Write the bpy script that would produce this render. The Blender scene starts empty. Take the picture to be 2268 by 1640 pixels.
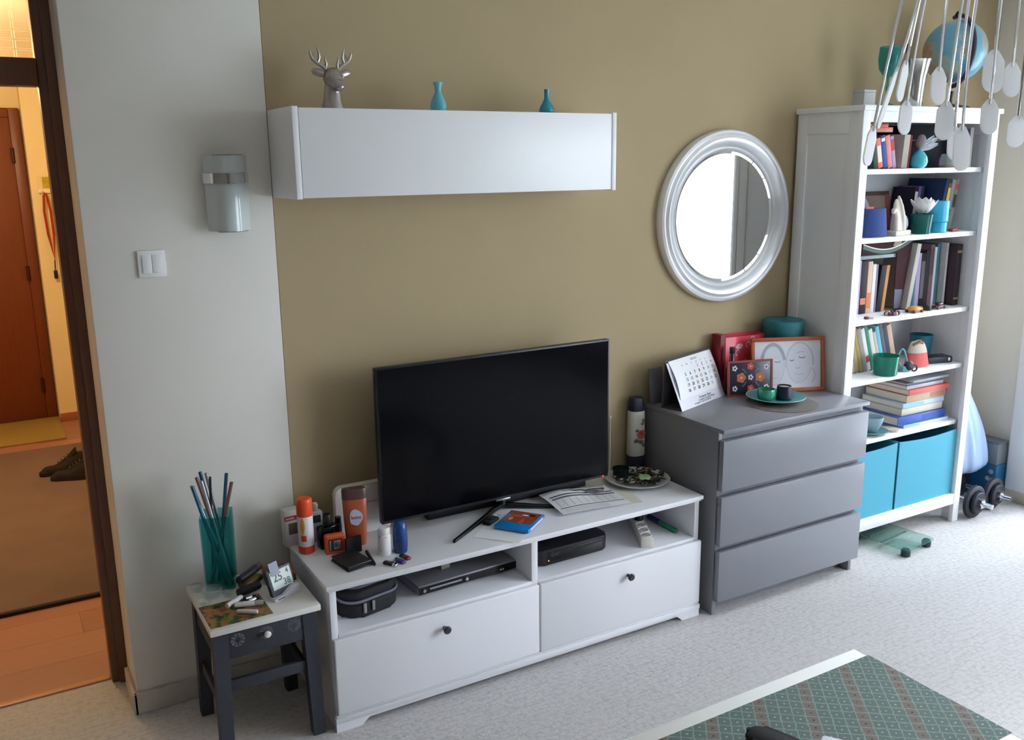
import bpy, bmesh, math, random
from mathutils import Vector, Matrix
random.seed(7)
SC = bpy.context.scene
COL = SC.collection
PI = math.pi
def rad(d): return math.radians(d)

# ---------------------------------------------------------------- camera, world, light, exposure
cam_data = bpy.data.cameras.new('camera')
cam = bpy.data.objects.new('camera', cam_data)
COL.objects.link(cam)
def cam_matrix(yaw, pitch, roll, loc):
    y, p, r = rad(yaw), rad(pitch), rad(roll)
    fw = Vector((math.sin(y)*math.cos(p), math.cos(y)*math.cos(p), -math.sin(p)))
    rt = Vector((math.cos(y), -math.sin(y), 0)); up = rt.cross(fw)
    r2 = rt*math.cos(r)+up*math.sin(r); u2 = up*math.cos(r)-rt*math.sin(r)
    m = Matrix((r2, u2, -fw)).transposed().to_4x4()
    m.translation = Vector(loc)
    return m
cam.matrix_world = cam_matrix(30.1065, 13.1642, -0.6414, (-0.888, -2.9777, 1.7651))
cam_data.sensor_width = 36
cam_data.lens = 32.21
cam_data.shift_x = -0.0035
cam_data.shift_y = 0.0066
cam_data.clip_start = 0.05
SC.camera = cam

world = bpy.data.worlds.new('overcast_sky'); SC.world = world
world.use_nodes = True
wn = world.node_tree.nodes; wl = world.node_tree.links
bg = wn['Background']
tc = wn.new('ShaderNodeTexCoord'); sep = wn.new('ShaderNodeSeparateXYZ'); ramp = wn.new('ShaderNodeValToRGB')
wl.new(tc.outputs['Generated'], sep.inputs[0]); wl.new(sep.outputs['Z'], ramp.inputs[0])
ramp.color_ramp.elements[0].position = 0.0; ramp.color_ramp.elements[0].color = (0.46, 0.52, 0.58, 1)
ramp.color_ramp.elements[1].position = 0.06; ramp.color_ramp.elements[1].color = (0.86, 0.905, 1.04, 1)
wl.new(ramp.outputs[0], bg.inputs[0]); bg.inputs[1].default_value = 12.5

def light(name, kind, loc, energy, color, size=None, rot=None, **k):
    l = bpy.data.lights.new(name, kind); l.energy = energy; l.color = color
    for a, v in k.items(): setattr(l, a, v)
    o = bpy.data.objects.new(name, l); o.location = loc
    if rot: o.rotation_euler = rot
    COL.objects.link(o)
    return o
# hazy sun coming through the right-hand windows
s = light('hazy_sun', 'SUN', (8, -2, 6), 1.3, (0.95, 0.97, 1.0), angle=rad(9))
d = Vector((-1, 0.24, -0.62)); s.rotation_euler = d.to_track_quat('-Z', 'Y').to_euler()
# sky portals in the two window openings (guide the sky light, give none of their own)
for nm, yc, w in (('portal_balcony_door', -0.76, 0.62), ('portal_window', -3.22, 2.85)):
    p = light(nm, 'AREA', (3.80, yc, 1.25), 1, (1, 1, 1), shape='RECTANGLE', size=2.5, size_y=w)
    p.rotation_euler = (0, rad(90), 0)
    p.data.cycles.is_portal = True
light('hall_lamp_light', 'POINT', (-1.05, 2.3, 2.30), 47, (1.0, 0.76, 0.44), shadow_soft_size=0.12)

SC.view_settings.view_transform = 'Standard'
SC.view_settings.look = 'None'
SC.view_settings.gamma = 1
SC.view_settings.use_curve_mapping = False
SC.view_settings.exposure = 0.26
SC.cycles.use_denoising = True
SC.cycles.max_bounces = 10
SC.cycles.diffuse_bounces = 6
SC.cycles.transparent_max_bounces = 12
SC.cycles.sample_clamp_indirect = 6
SC.cycles.caustics_reflective = False
SC.cycles.caustics_refractive = False

# ---------------------------------------------------------------- materials
def lin(c):
    return tuple(((v/255)/12.92 if v/255 <= 0.04045 else ((v/255+0.055)/1.055)**2.4) for v in c)+(1,)
MATS = {}
def mat(name, rgb, rough=0.5, metal=0.0, var=0.0, vscale=20, bump=0.0, bscale=200, trans=0.0, ior=1.45,
        coat=0.0, emit=None, estr=1.0, spec=0.5, stretch=None):
    if name in MATS: return MATS[name]
    m = bpy.data.materials.new(name); m.use_nodes = True
    n = m.node_tree.nodes; l = m.node_tree.links; b = n['Principled BSDF']
    b.inputs['Base Color'].default_value = lin(rgb)
    b.inputs['Roughness'].default_value = rough
    b.inputs['Metallic'].default_value = metal
    b.inputs['Specular IOR Level'].default_value = spec
    b.inputs['Transmission Weight'].default_value = trans
    b.inputs['IOR'].default_value = ior
    b.inputs['Coat Weight'].default_value = coat
    if emit:
        b.inputs['Emission Color'].default_value = lin(emit); b.inputs['Emission Strength'].default_value = estr
    t = None
    if var or bump:
        t = n.new('ShaderNodeTexCoord'); src = t.outputs['Object']
        if stretch:
            mp = n.new('ShaderNodeMapping'); mp.inputs['Scale'].default_value = stretch
            l.new(src, mp.inputs[0]); src = mp.outputs[0]
    if var:
        ns = n.new('ShaderNodeTexNoise'); ns.inputs['Scale'].default_value = vscale; ns.inputs['Detail'].default_value = 5
        l.new(src, ns.inputs['Vector'])
        mx = n.new('ShaderNodeMix'); mx.data_type = 'RGBA'
        c = lin(rgb)
        mx.inputs[6].default_value = tuple(v*(1-var) for v in c[:3])+(1,)
        mx.inputs[7].default_value = tuple(min(1, v*(1+var)) for v in c[:3])+(1,)
        l.new(ns.outputs['Fac'], mx.inputs[0]); l.new(mx.outputs[2], b.inputs['Base Color'])
    if bump:
        nb = n.new('ShaderNodeTexNoise'); nb.inputs['Scale'].default_value = bscale; nb.inputs['Detail'].default_value = 3
        l.new(src, nb.inputs['Vector'])
        bp = n.new('ShaderNodeBump'); bp.inputs['Strength'].default_value = bump; bp.inputs['Distance'].default_value = 0.002
        l.new(nb.outputs['Fac'], bp.inputs['Height']); l.new(bp.outputs[0], b.inputs['Normal'])
    MATS[name] = m
    return m
def glass(name, rgb, rough=0.0, ior=1.3):
    return mat(name, rgb, rough, trans=1.0, ior=ior)

WHITE_WALL = mat('wall_paint_white', (226, 222, 214), 0.9, var=0.02, vscale=6, bump=0.12, bscale=300)
OLIVE_WALL = mat('wall_paint_olive', (178, 159, 125), 0.85, var=0.03, vscale=5, bump=0.12, bscale=300)
CEIL = mat('ceiling_paint', (236, 234, 230), 0.9, bump=0.1, bscale=200)
HALL_WALL = mat('hall_paint_cream', (232, 214, 170), 0.9, var=0.02, bump=0.1)
WHITE_LAC = mat('white_lacquer', (240, 240, 241), 0.35, var=0.01, vscale=8)
WHITE_FOIL = mat('white_foil', (226, 226, 230), 0.4, var=0.01, vscale=30)
WHITE_GLOSS = mat('white_plastic', (235, 235, 235), 0.3)
GREY_CHEST = mat('grey_foil', (130, 131, 138), 0.30, var=0.03, vscale=30)
DARK_BROWN = mat('dark_brown_wood', (108, 72, 54), 0.45, var=0.25, vscale=12, stretch=(12, 12, 0.6))
DOOR_WOOD = mat('orange_door_veneer', (112, 54, 30), 0.4, var=0.2, vscale=9, stretch=(10, 10, 0.5))
BLACK = mat('black_plastic', (22, 22, 26), 0.4)
BLACK_MATTE = mat('black_matte', (24, 24, 28), 0.75, var=0.1, bump=0.2, bscale=600)
BLACK_GLOSS = mat('black_gloss', (10, 10, 12), 0.12)
CHROME = mat('chrome', (225, 225, 228), 0.08, 1.0)
STEEL = mat('brushed_steel', (190, 190, 194), 0.28, 1.0)
SILVER = mat('silver_paint', (240, 240, 243), 0.30, 0.45, var=0.03, vscale=40)
PAPER = mat('white_paper', (238, 238, 240), 0.8)
PAGES = mat('book_pages', (222, 212, 190), 0.9, var=0.08, vscale=120, stretch=(30, 1, 1))
INK = mat('dark_print', (52, 54, 66), 0.8)
INK_RED = mat('red_print', (196, 70, 62), 0.8)
INK_GREY = mat('grey_print', (168, 170, 178), 0.8)
def tint(name, rgb, body=0.22, brgb=None):
    """thin coloured glass: lets light through in its colour, with a coloured, shiny surface"""
    if name in MATS: return MATS[name]
    m = mat(name, brgb or rgb, 0.08, coat=0.4); n = m.node_tree.nodes; l = m.node_tree.links
    t = n.new('ShaderNodeBsdfTransparent'); t.inputs[0].default_value = lin(rgb)
    x = n.new('ShaderNodeMixShader'); x.inputs[0].default_value = body
    l.new(t.outputs[0], x.inputs[1]); l.new(n['Principled BSDF'].outputs[0], x.inputs[2]); l.new(x.outputs[0], n['Material Output'].inputs[0])
    return m
TEAL_GLASS = mat('teal_glass', (60, 168, 172), 0.04, trans=0.85, ior=1.3)
CLEAR_GLASS = tint('clear_glass', (246, 249, 249), 0.10, (235, 240, 240))
TURQ = mat('turquoise_opal_glass', (62, 178, 196), 0.25, coat=0.3)
TEAL_CER = mat('teal_ceramic', (60, 140, 142), 0.3)

def carpet_mat():
    m = bpy.data.materials.new('woven_loop_carpet'); m.use_nodes = True
    n = m.node_tree.nodes; l = m.node_tree.links; b = n['Principled BSDF']
    b.inputs['Roughness'].default_value = 0.95; b.inputs['Specular IOR Level'].default_value = 0.15
    t = n.new('ShaderNodeTexCoord')
    v = n.new('ShaderNodeTexVoronoi'); v.inputs['Scale'].default_value = 130
    mp = n.new('ShaderNodeMapping'); mp.inputs['Scale'].default_value = (0.6, 1.0, 1.0); mp.inputs['Rotation'].default_value = (0, 0, 0.02)
    l.new(t.outputs['Object'], mp.inputs[0]); l.new(mp.outputs[0], v.inputs['Vector'])
    br = n.new('ShaderNodeTexBrick'); br.inputs['Scale'].default_value = 13
    br.inputs['Mortar Size'].default_value = 0.06; br.inputs['Mortar Smooth'].default_value = 0.9
    br.inputs['Color1'].default_value = (1, 1, 1, 1); br.inputs['Color2'].default_value = (0.94, 0.94, 0.94, 1); br.inputs['Mortar'].default_value = (0.62, 0.62, 0.62, 1)
    ns0 = n.new('ShaderNodeTexNoise'); ns0.inputs['Scale'].default_value = 9
    mxv = n.new('ShaderNodeMix'); mxv.data_type = 'RGBA'; mxv.inputs[0].default_value = 0.06
    l.new(t.outputs['Object'], ns0.inputs['Vector']); l.new(t.outputs['Object'], mxv.inputs[6]); l.new(ns0.outputs['Color'], mxv.inputs[7])
    l.new(mxv.outputs[2], br.inputs['Vector'])
    ns = n.new('ShaderNodeTexNoise'); ns.inputs['Scale'].default_value = 45; ns.inputs['Detail'].default_value = 6
    l.new(t.outputs['Object'], ns.inputs['Vector'])
    a = n.new('ShaderNodeMath'); a.operation = 'MULTIPLY_ADD'; a.inputs[1].default_value = 0.5
    l.new(br.outputs['Color'], a.inputs[0]); l.new(ns.outputs['Fac'], a.inputs[2])
    rp = n.new('ShaderNodeValToRGB')
    rp.color_ramp.elements[0].position = 0.45; rp.color_ramp.elements[0].color = lin((164, 161, 160))
    rp.color_ramp.elements[1].position = 1.1; rp.color_ramp.elements[1].color = lin((194, 191, 190))
    l.new(a.outputs[0], rp.inputs[0]); l.new(rp.outputs[0], b.inputs['Base Color'])
    b1 = n.new('ShaderNodeBump'); b1.inputs['Strength'].default_value = 0.45; b1.inputs['Distance'].default_value = 0.004
    sm = n.new('ShaderNodeMath'); sm.operation = 'MULTIPLY_ADD'; sm.inputs[1].default_value = -0.6
    l.new(v.outputs['Distance'], sm.inputs[0]); l.new(a.outputs[0], sm.inputs[2])
    l.new(sm.outputs[0], b1.inputs['Height']); l.new(b1.outputs[0], b.inputs['Normal'])
    return m
CARPET = carpet_mat()

def runner_mat():
    m = bpy.data.materials.new('patterned_green_cloth'); m.use_nodes = True
    n = m.node_tree.nodes; l = m.node_tree.links; b = n['Principled BSDF']
    b.inputs['Roughness'].default_value = 0.75
    t = n.new('ShaderNodeTexCoord'); mp = n.new('ShaderNodeMapping')
    mp.inputs['Rotation'].default_value = (0, 0, rad(38)); mp.inputs['Scale'].default_value = (33, 33, 33)
    l.new(t.outputs['Object'], mp.inputs[0])
    sp = n.new('ShaderNodeSeparateXYZ'); l.new(mp.outputs[0], sp.inputs[0])
    def math_(op, a=None, bb=None, c=None):
        q = n.new('ShaderNodeMath'); q.operation = op
        for i, x in enumerate((a, bb, c)):
            if x is None: continue
            if isinstance(x, (int, float)): q.inputs[i].default_value = x
            else: l.new(x, q.inputs[i])
        return q.outputs[0]
    X, Y = sp.outputs['X'], sp.outputs['Y']
    ns = n.new('ShaderNodeTexNoise'); ns.inputs['Scale'].default_value = 3.0; l.new(mp.outputs[0], ns.inputs['Vector'])
    wob = math_('MULTIPLY_ADD', ns.outputs['Fac'], 0.3, -0.15)
    Xw, Yw = math_('ADD', X, wob), math_('ADD', Y, wob)
    fx, fy = math_('PINGPONG', Xw, 0.5), math_('PINGPONG', Yw, 0.5)          # 0 on the cell edge, 0.5 in its middle
    edge = math_('MINIMUM', fx, fy)
    line = math_('LESS_THAN', edge, 0.055)
    dx, dy = math_('SUBTRACT', 0.5, fx), math_('SUBTRACT', 0.5, fy)
    r = math_('SQRT', math_('ADD', math_('MULTIPLY', dx, dx), math_('MULTIPLY', dy, dy)))
    dot = math_('LESS_THAN', r, 0.085)
    row = math_('LESS_THAN', math_('PINGPONG', math_('FLOOR', Xw), 2), 0.5)  # every fourth row is brown
    def mixc(f, c1, c2):
        q = n.new('ShaderNodeMix'); q.data_type = 'RGBA'
        l.new(f, q.inputs[0])
        for i, c in ((6, c1), (7, c2)):
            if isinstance(c, tuple): q.inputs[i].default_value = c
            else: l.new(c, q.inputs[i])
        return q.outputs[2]
    base = mixc(ns.outputs['Fac'], lin((84, 102, 94)), lin((98, 110, 108)))
    base = mixc(row, base, lin((112, 102, 96)))
    dotc = mixc(row, lin((140, 172, 160)), lin((52, 42, 44)))
    c = mixc(line, base, lin((120, 144, 134)))
    c = mixc(dot, c, dotc)
    l.new(c, b.inputs['Base Color'])
    return m

# ---------------------------------------------------------------- mesh builder
class MB:
    def __init__(s): s.bm = bmesh.new()
    def _rot(s, vs, M):
        if M is not None: bmesh.ops.transform(s.bm, matrix=M, verts=vs)
    def box(s, x0, x1, y0, y1, z0, z1, bev=0.0, seg=2, M=None):
        r = bmesh.ops.create_cube(s.bm, size=1.0); vs = r['verts']
        for v in vs:
            v.co = Vector((x0 if v.co.x < 0 else x1, y0 if v.co.y < 0 else y1, z0 if v.co.z < 0 else z1))
        if bev:
            es = list({e for v in vs for e in v.link_edges})
            q = bmesh.ops.bevel(s.bm, geom=es, offset=bev, segments=seg, profile=0.5, affect='EDGES')
            vs = list({v for f in q['faces'] for v in f.verts} | {v for v in vs if v.is_valid})
        s._rot(vs, M); return s
    def lathe(s, prof, n=32, c=(0, 0, 0), M=None, sx=1, sy=1):
        rings = []; vs = []
        for r, z in prof:
            if r < 1e-6:
                v = s.bm.verts.new((c[0], c[1], c[2]+z)); rings.append([v]); vs.append(v)
            else:
                ring = [s.bm.verts.new((c[0]+r*sx*math.cos(2*PI*i/n), c[1]+r*sy*math.sin(2*PI*i/n), c[2]+z)) for i in range(n)]
                rings.append(ring); vs += ring
        for a, b in zip(rings, rings[1:]):
            for i in range(n):
                j = (i+1) % n
                if len(a) == 1 and len(b) == 1: continue
                if len(a) == 1: s.bm.faces.new((a[0], b[j], b[i]))
                elif len(b) == 1: s.bm.faces.new((a[i], a[j], b[0]))
                else: s.bm.faces.new((a[i], a[j], b[j], b[i]))
        s._rot(vs, M); return s
    def cyl(s, p0, p1, r0, r1=None, n=20):
        r1 = r0 if r1 is None else r1
        p0, p1 = Vector(p0), Vector(p1); d = p1-p0
        M = Matrix.Translation(p0) @ d.to_track_quat('Z', 'Y').to_matrix().to_4x4()
        return s.lathe([(0, 0), (r0, 0), (r1, d.length), (0, d.length)], n, M=M)
    def tube(s, pts, r, n=8, close=False):
        pts = [Vector(p) for p in pts]; N = len(pts)
        rs = r if isinstance(r, (list, tuple)) else [r]*N
        up = None; rings = []
        for i, p in enumerate(pts):
            a = pts[(i-1) % N] if (i > 0 or close) else p
            b = pts[(i+1) % N] if (i < N-1 or close) else p
            t = (b-a).normalized()
            if up is None:
                up = t.orthogonal().normalized()
            else:
                up = (up - t*up.dot(t)); up = up.normalized() if up.length > 1e-6 else t.orthogonal().normalized()
            w = t.cross(up)
            rings.append([s.bm.verts.new(p+(up*math.cos(2*PI*k/n)+w*math.sin(2*PI*k/n))*rs[i]) for k in range(n)])
        prs = list(zip(rings, rings[1:]))
        if close: prs.append((rings[-1], rings[0]))
        for a, b in prs:
            for k in range(n):
                j = (k+1) % n
                s.bm.faces.new((a[k], a[j], b[j], b[k]))
        if not close:
            s.bm.faces.new(rings[0][::-1]); s.bm.faces.new(rings[-1])
        return s
    def prism(s, poly, d0, d1, plane='xz', M=None, bev=0.0):
        def P(u, v, d):
            return {'xy': (u, v, d), 'xz': (u, d, v), 'yz': (d, u, v)}[plane]
        a = [s.bm.verts.new(P(u, v, d0)) for u, v in poly]; b = [s.bm.verts.new(P(u, v, d1)) for u, v in poly]
        fs = [s.bm.faces.new(a[::-1]), s.bm.faces.new(b)]
        for i in range(len(a)):
            j = (i+1) % len(a); fs.append(s.bm.faces.new((a[i], a[j], b[j], b[i])))
        vs = a+b
        if bev:
            es = list({e for f in fs[:2] for e in f.edges})
            q = bmesh.ops.bevel(s.bm, geom=es, offset=bev, segments=2, profile=0.5, affect='EDGES')
            vs = list({v for f in q['faces'] for v in f.verts} | {v for v in vs if v.is_valid})
        s._rot(vs, M); return s
    def ell(s, c, r, u=20, v=12, M=None):
        q = bmesh.ops.create_uvsphere(s.bm, u_segments=u, v_segments=v, radius=1.0)
        for w in q['verts']: w.co = Vector((w.co.x*r[0], w.co.y*r[1], w.co.z*r[2]))
        s._rot(q['verts'], M)
        for w in q['verts']: w.co += Vector(c)
        return s
    def grid(s, f, nu, nv, thick=0.0):
        """f(u, v) -> point, u and v in 0..1; thick > 0 gives it a second skin along its normal"""
        P = [[Vector(f(i/nu, j/nv)) for j in range(nv+1)] for i in range(nu+1)]
        V = [[s.bm.verts.new(P[i][j]) for j in range(nv+1)] for i in range(nu+1)]
        for i in range(nu):
            for j in range(nv):
                s.bm.faces.new((V[i][j], V[i+1][j], V[i+1][j+1], V[i][j+1]))
        if thick:
            N = [[None]*(nv+1) for _ in range(nu+1)]
            for i in range(nu+1):
                for j in range(nv+1):
                    du = P[min(i+1, nu)][j]-P[max(i-1, 0)][j]; dv = P[i][min(j+1, nv)]-P[i][max(j-1, 0)]
                    N[i][j] = du.cross(dv).normalized()
            W = [[s.bm.verts.new(P[i][j]-N[i][j]*thick) for j in range(nv+1)] for i in range(nu+1)]
            for i in range(nu):
                for j in range(nv):
                    s.bm.faces.new((W[i][j], W[i][j+1], W[i+1][j+1], W[i+1][j]))
            for i in range(nu):
                s.bm.faces.new((V[i+1][0], V[i][0], W[i][0], W[i+1][0])); s.bm.faces.new((V[i][nv], V[i+1][nv], W[i+1][nv], W[i][nv]))
            for j in range(nv):
                s.bm.faces.new((V[0][j], V[0][j+1], W[0][j+1], W[0][j])); s.bm.faces.new((V[nu][j+1], V[nu][j], W[nu][j], W[nu][j+1]))
        return s
    def ribbon(s, pts, w, y=0.0, M=None):
        """flat ink stroke in the local xz plane facing -y"""
        pts = [Vector((p[0], y, p[1])) for p in pts]; L = []; R = []; vs = []
        for i, p in enumerate(pts):
            t = (pts[min(i+1, len(pts)-1)]-pts[max(i-1, 0)]).normalized(); q = Vector((-t.z, 0, t.x))*w/2
            L.append(s.bm.verts.new(p+q)); R.append(s.bm.verts.new(p-q))
        for i in range(len(pts)-1): s.bm.faces.new((R[i], R[i+1], L[i+1], L[i]))
        s._rot(L+R, M); return s
    def disc(s, c, rx, rz, y, n=18):
        a = [s.bm.verts.new((c[0]+rx*math.cos(2*PI*i/n), y, c[1]+rz*math.sin(2*PI*i/n))) for i in range(n)]
        s.bm.faces.new(a); return s
    def mesh(s, name, m, sharp=38):
        bmesh.ops.recalc_face_normals(s.bm, faces=s.bm.faces)
        me = bpy.data.meshes.new(name); s.bm.to_mesh(me); s.bm.free()
        me.polygons.foreach_set('use_smooth', [True]*len(me.polygons))
        try: me.set_sharp_from_angle(angle=rad(sharp))
        except Exception: pass
        me.materials.append(m); return me

def link(name, me, parent=None, loc=(0, 0, 0), rot=(0, 0, 0), label=None):
    o = bpy.data.objects.new(name, me); COL.objects.link(o)
    o.location = loc; o.rotation_euler = rot
    if parent: o.parent = parent
    if label: o['label'] = label
    return o
def part(parent, name, mb, m, loc=(0, 0, 0), rot=(0, 0, 0), label=None, sharp=38):
    return link(name, mb.mesh(name, m, sharp), parent, loc, rot, label)
def tag(o, label, cat, group=None):
    o['label'] = label; o['category'] = cat
    if group: o['group'] = group
    return o
def thing(name, label, cat, loc=(0, 0, 0), rz=0.0, group=None, rot=None):
    o = bpy.data.objects.new(name, None); COL.objects.link(o); o.empty_display_size = 0.05
    o.location = loc; o.rotation_euler = rot if rot else (0, 0, rz)
    return tag(o, label, cat, group)
def solo(name, mb, m, label, cat, loc=(0, 0, 0), rz=0.0, group=None, rot=None, sharp=38):
    o = part(None, name, mb, m, loc, rot if rot else (0, 0, rz), sharp=sharp)
    return tag(o, label, cat, group)
def struct(name, mb, m, parent=None, loc=(0, 0, 0), rot=(0, 0, 0)):
    o = part(parent, name, mb, m, loc, rot)
    if parent is None: o['kind'] = 'structure'
    return o
def sroot(name, loc=(0, 0, 0)):
    o = bpy.data.objects.new(name, None); COL.objects.link(o); o.location = loc; o['kind'] = 'structure'; return o
UP = (PI/2, 0, 0)          # text that stands upright and faces -y
def text(parent, name, body, size, m, loc, rot=UP, align='CENTER', sx=1.0, label=None, bold=0.0):
    cu = bpy.data.curves.new(name, 'FONT'); cu.body = body; cu.size = size; cu.align_x = align; cu.align_y = 'CENTER'
    cu.resolution_u = 3; cu.extrude = 0.00005; cu.offset = bold
    t = bpy.data.objects.new('t', cu); COL.objects.link(t)
    me = bpy.data.meshes.new_from_object(t); bpy.data.objects.remove(t); bpy.data.curves.remove(cu)
    me.name = name; me.materials.clear(); me.materials.append(m)
    o = link(name, me, parent, loc, rot, label); o.scale = (sx, 1, 1); return o
def copy_thing(o, loc=None, rot=None, label=None):
    c = o.copy(); COL.objects.link(c)
    if loc: c.location = loc
    if rot: c.rotation_euler = rot
    if label: c['label'] = label
    for ch in list(o.children):
        k = ch.copy(); COL.objects.link(k); k.parent = c
        for g in list(ch.children):
            q = g.copy(); COL.objects.link(q); q.parent = k
    return c
def T(x, y, z): return Matrix.Translation((x, y, z))
def R(ax, deg): return Matrix.Rotation(rad(deg), 4, ax)

# ---------------------------------------------------------------- the room shell
XL, XR, YF, ZC = -2.4, 3.67, -6.0, 2.6
struct('floor', MB().box(XL-.2, XR+.2, YF-.2, 0.275, -0.1, 0.0), CARPET)
struct('ceiling', MB().box(XL-.2, XR+.2, YF-.2, 0.2, ZC, ZC+.1), CEIL)
struct('wall_back', MB().box(-0.054, XR, 0, 0.22, 0, ZC), OLIVE_WALL)
struct('wall_back_left', MB().box(-0.62, -0.054, 0, 0.22, 0, ZC, bev=0.004), WHITE_WALL)
struct('wall_back_far_left', MB().box(XL, -1.66, 0, 0.22, 0, ZC), WHITE_WALL)
struct('wall_back_lintel', MB().box(-1.66, -0.62, 0, 0.22, 2.46, ZC), WHITE_WALL)
DIM_WALL = mat('unseen_wall_darkened', (116, 110, 102), 0.9, var=0.02, vscale=6, bump=0.12, bscale=300)  # unseen left and front walls, darkened to reduce bounced fill light
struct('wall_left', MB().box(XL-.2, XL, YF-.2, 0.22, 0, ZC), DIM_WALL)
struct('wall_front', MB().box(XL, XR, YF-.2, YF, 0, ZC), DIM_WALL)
w = MB()
w.box(XR, XR+.22, -0.31, 0.22, 0, ZC); w.box(XR, XR+.22, -1.84, -1.06, 0, ZC); w.box(XR, XR+.22, YF-.2, -4.60, 0, ZC)
w.box(XR, XR+.22, -1.06, -0.31, 2.28, ZC); w.box(XR, XR+.22, -4.60, -1.84, 2.46, ZC); w.box(XR, XR+.22, -4.60, -1.84, 0, 0.40)
struct('wall_right', w, WHITE_WALL)

pane_m = bpy.data.materials.new('window_pane_glass'); pane_m.use_nodes = True
_n = pane_m.node_tree.nodes; _l = pane_m.node_tree.links
_n.remove(_n['Principled BSDF'])
_t = _n.new('ShaderNodeBsdfTransparent'); _t.inputs[0].default_value = (0.96, 0.98, 0.97, 1)
_g = _n.new('ShaderNodeBsdfGlossy'); _g.inputs['Roughness'].default_value = 0.02
_m = _n.new('ShaderNodeMixShader'); _m.inputs[0].default_value = 0.05
_l.new(_t.outputs[0], _m.inputs[1]); _l.new(_g.outputs[0], _m.inputs[2])
_l.new(_m.outputs[0], _n['Material Output'].inputs[0])
# balcony door (window_1): white post at its left, narrow glazed leaf, stile, glazed leaf
wr = sroot('window_1', (XR, 0, 0))
fr = MB()
fr.box(-0.035, 0.1, -0.50, -0.311, 0.06, 2.28, bev=0.004)
fr.box(0.0, 0.1, -1.06, -1.00, 0.06, 2.28, bev=0.004)
fr.box(0.0, 0.1, -1.00, -0.50, 2.2, 2.28)
fr.box(0.0, 0.1, -1.00, -0.50, 0.06, 0.13)
struct('frame', fr, WHITE_LAC, wr)
struct('sill', MB().box(-0.04, 0.1, -1.06, -0.311, 0.0, 0.06, bev=0.003), mat('beige_sill', (196, 186, 172), 0.6), wr)
for y0, y1 in ((-1.00, -0.50),):
    struct('pane', MB().box(0.045, 0.051, y0, y1, 0.13, 2.2), pane_m, wr)
wr = sroot('window_2', (XR, 0, 0))
fr = MB(); ys = (-4.60, -3.68, -2.76, -1.84)
for y in ys: fr.box(0, 0.09, y-(0.0 if y == -4.60 else 0.035), y+(0.0 if y == -1.84 else 0.035), 0.40, 2.46, bev=0.003)
fr.box(0, 0.09, -4.60, -1.84, 2.39, 2.46); fr.box(0, 0.09, -4.60, -1.84, 0.40, 0.47)
struct('frame', fr, WHITE_LAC, wr)
struct('sill', MB().box(-0.14, 0.06, -4.62, -1.82, 0.37, 0.40, bev=0.004), WHITE_LAC, wr)
for y0, y1 in ((-4.60, -3.715), (-3.645, -2.795), (-2.725, -1.875)):
    struct('pane', MB().box(0.04, 0.046, y0, y1, 0.47, 2.39), pane_m, wr)

BASE = mat('baseboard_beige', (196, 188, 178), 0.55, var=0.04)
b = MB(); b.box(-0.632, -0.054, -0.014, 0, 0, 0.075, bev=0.003); b.box(-0.634, -0.62, -0.014, 0.19, 0, 0.075, bev=0.003)
struct('baseboard_back_left', b, BASE)
struct('baseboard_back', MB().box(-0.054, XR, -0.014, 0, 0, 0.07, bev=0.003), BASE)
struct('baseboard_right', MB().box(XR-.014, XR, -0.309, -0.014, 0, 0.07, bev=0.003), BASE)

# doorway: dark wooden frame, transom and a fanlight of patterned glass
dr = sroot('door_1', (0, 0, 0))
struct('jamb', MB().box(-0.672, -0.56, 0.238, 0.31, 0, 2.46, bev=0.004).box(-0.648, -0.56, 0.224, 0.24, 0, 2.46, bev=0.003), DARK_BROWN, dr)
struct('jamb', MB().box(-1.72, -1.60, 0.224, 0.30, 0, 2.46, bev=0.004), DARK_BROWN, dr)
struct('transom', MB().box(-1.60, -0.672, 0.228, 0.30, 2.005, 2.085, bev=0.004), DARK_BROWN, dr)
struct('head', MB().box(-1.60, -0.672, 0.228, 0.30, 2.40, 2.46, bev=0.004), DARK_BROWN, dr)
fan = bpy.data.materials.new('patterned_fanlight_glass'); fan.use_nodes = True
_n = fan.node_tree.nodes; _l = fan.node_tree.links; _b = _n['Principled BSDF']
_b.inputs['Base Color'].default_value = lin((246, 236, 220)); _b.inputs['Transmission Weight'].default_value = 1; _b.inputs['Roughness'].default_value = 0.35; _b.inputs['IOR'].default_value = 1.2
_t = _n.new('ShaderNodeTexCoord'); _br = _n.new('ShaderNodeTexBrick'); _br.offset = 0
_mp = _n.new('ShaderNodeMapping'); _mp.inputs['Rotation'].default_value = (PI/2, 0, 0)
_br.inputs['Scale'].default_value = 9; _br.inputs['Mortar Size'].default_value = 0.03
_l.new(_t.outputs['Object'], _mp.inputs[0]); _l.new(_mp.outputs[0], _br.inputs['Vector'])
_bp = _n.new('ShaderNodeBump'); _bp.inputs['Strength'].default_value = 0.8; _bp.inputs['Distance'].default_value = 0.01
_l.new(_br.outputs['Fac'], _bp.inputs['Height']); _l.new(_bp.outputs[0], _b.inputs['Normal'])
struct('pane', MB().box(-1.60, -0.672, 0.26, 0.266, 2.085, 2.40), fan, dr)

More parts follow.
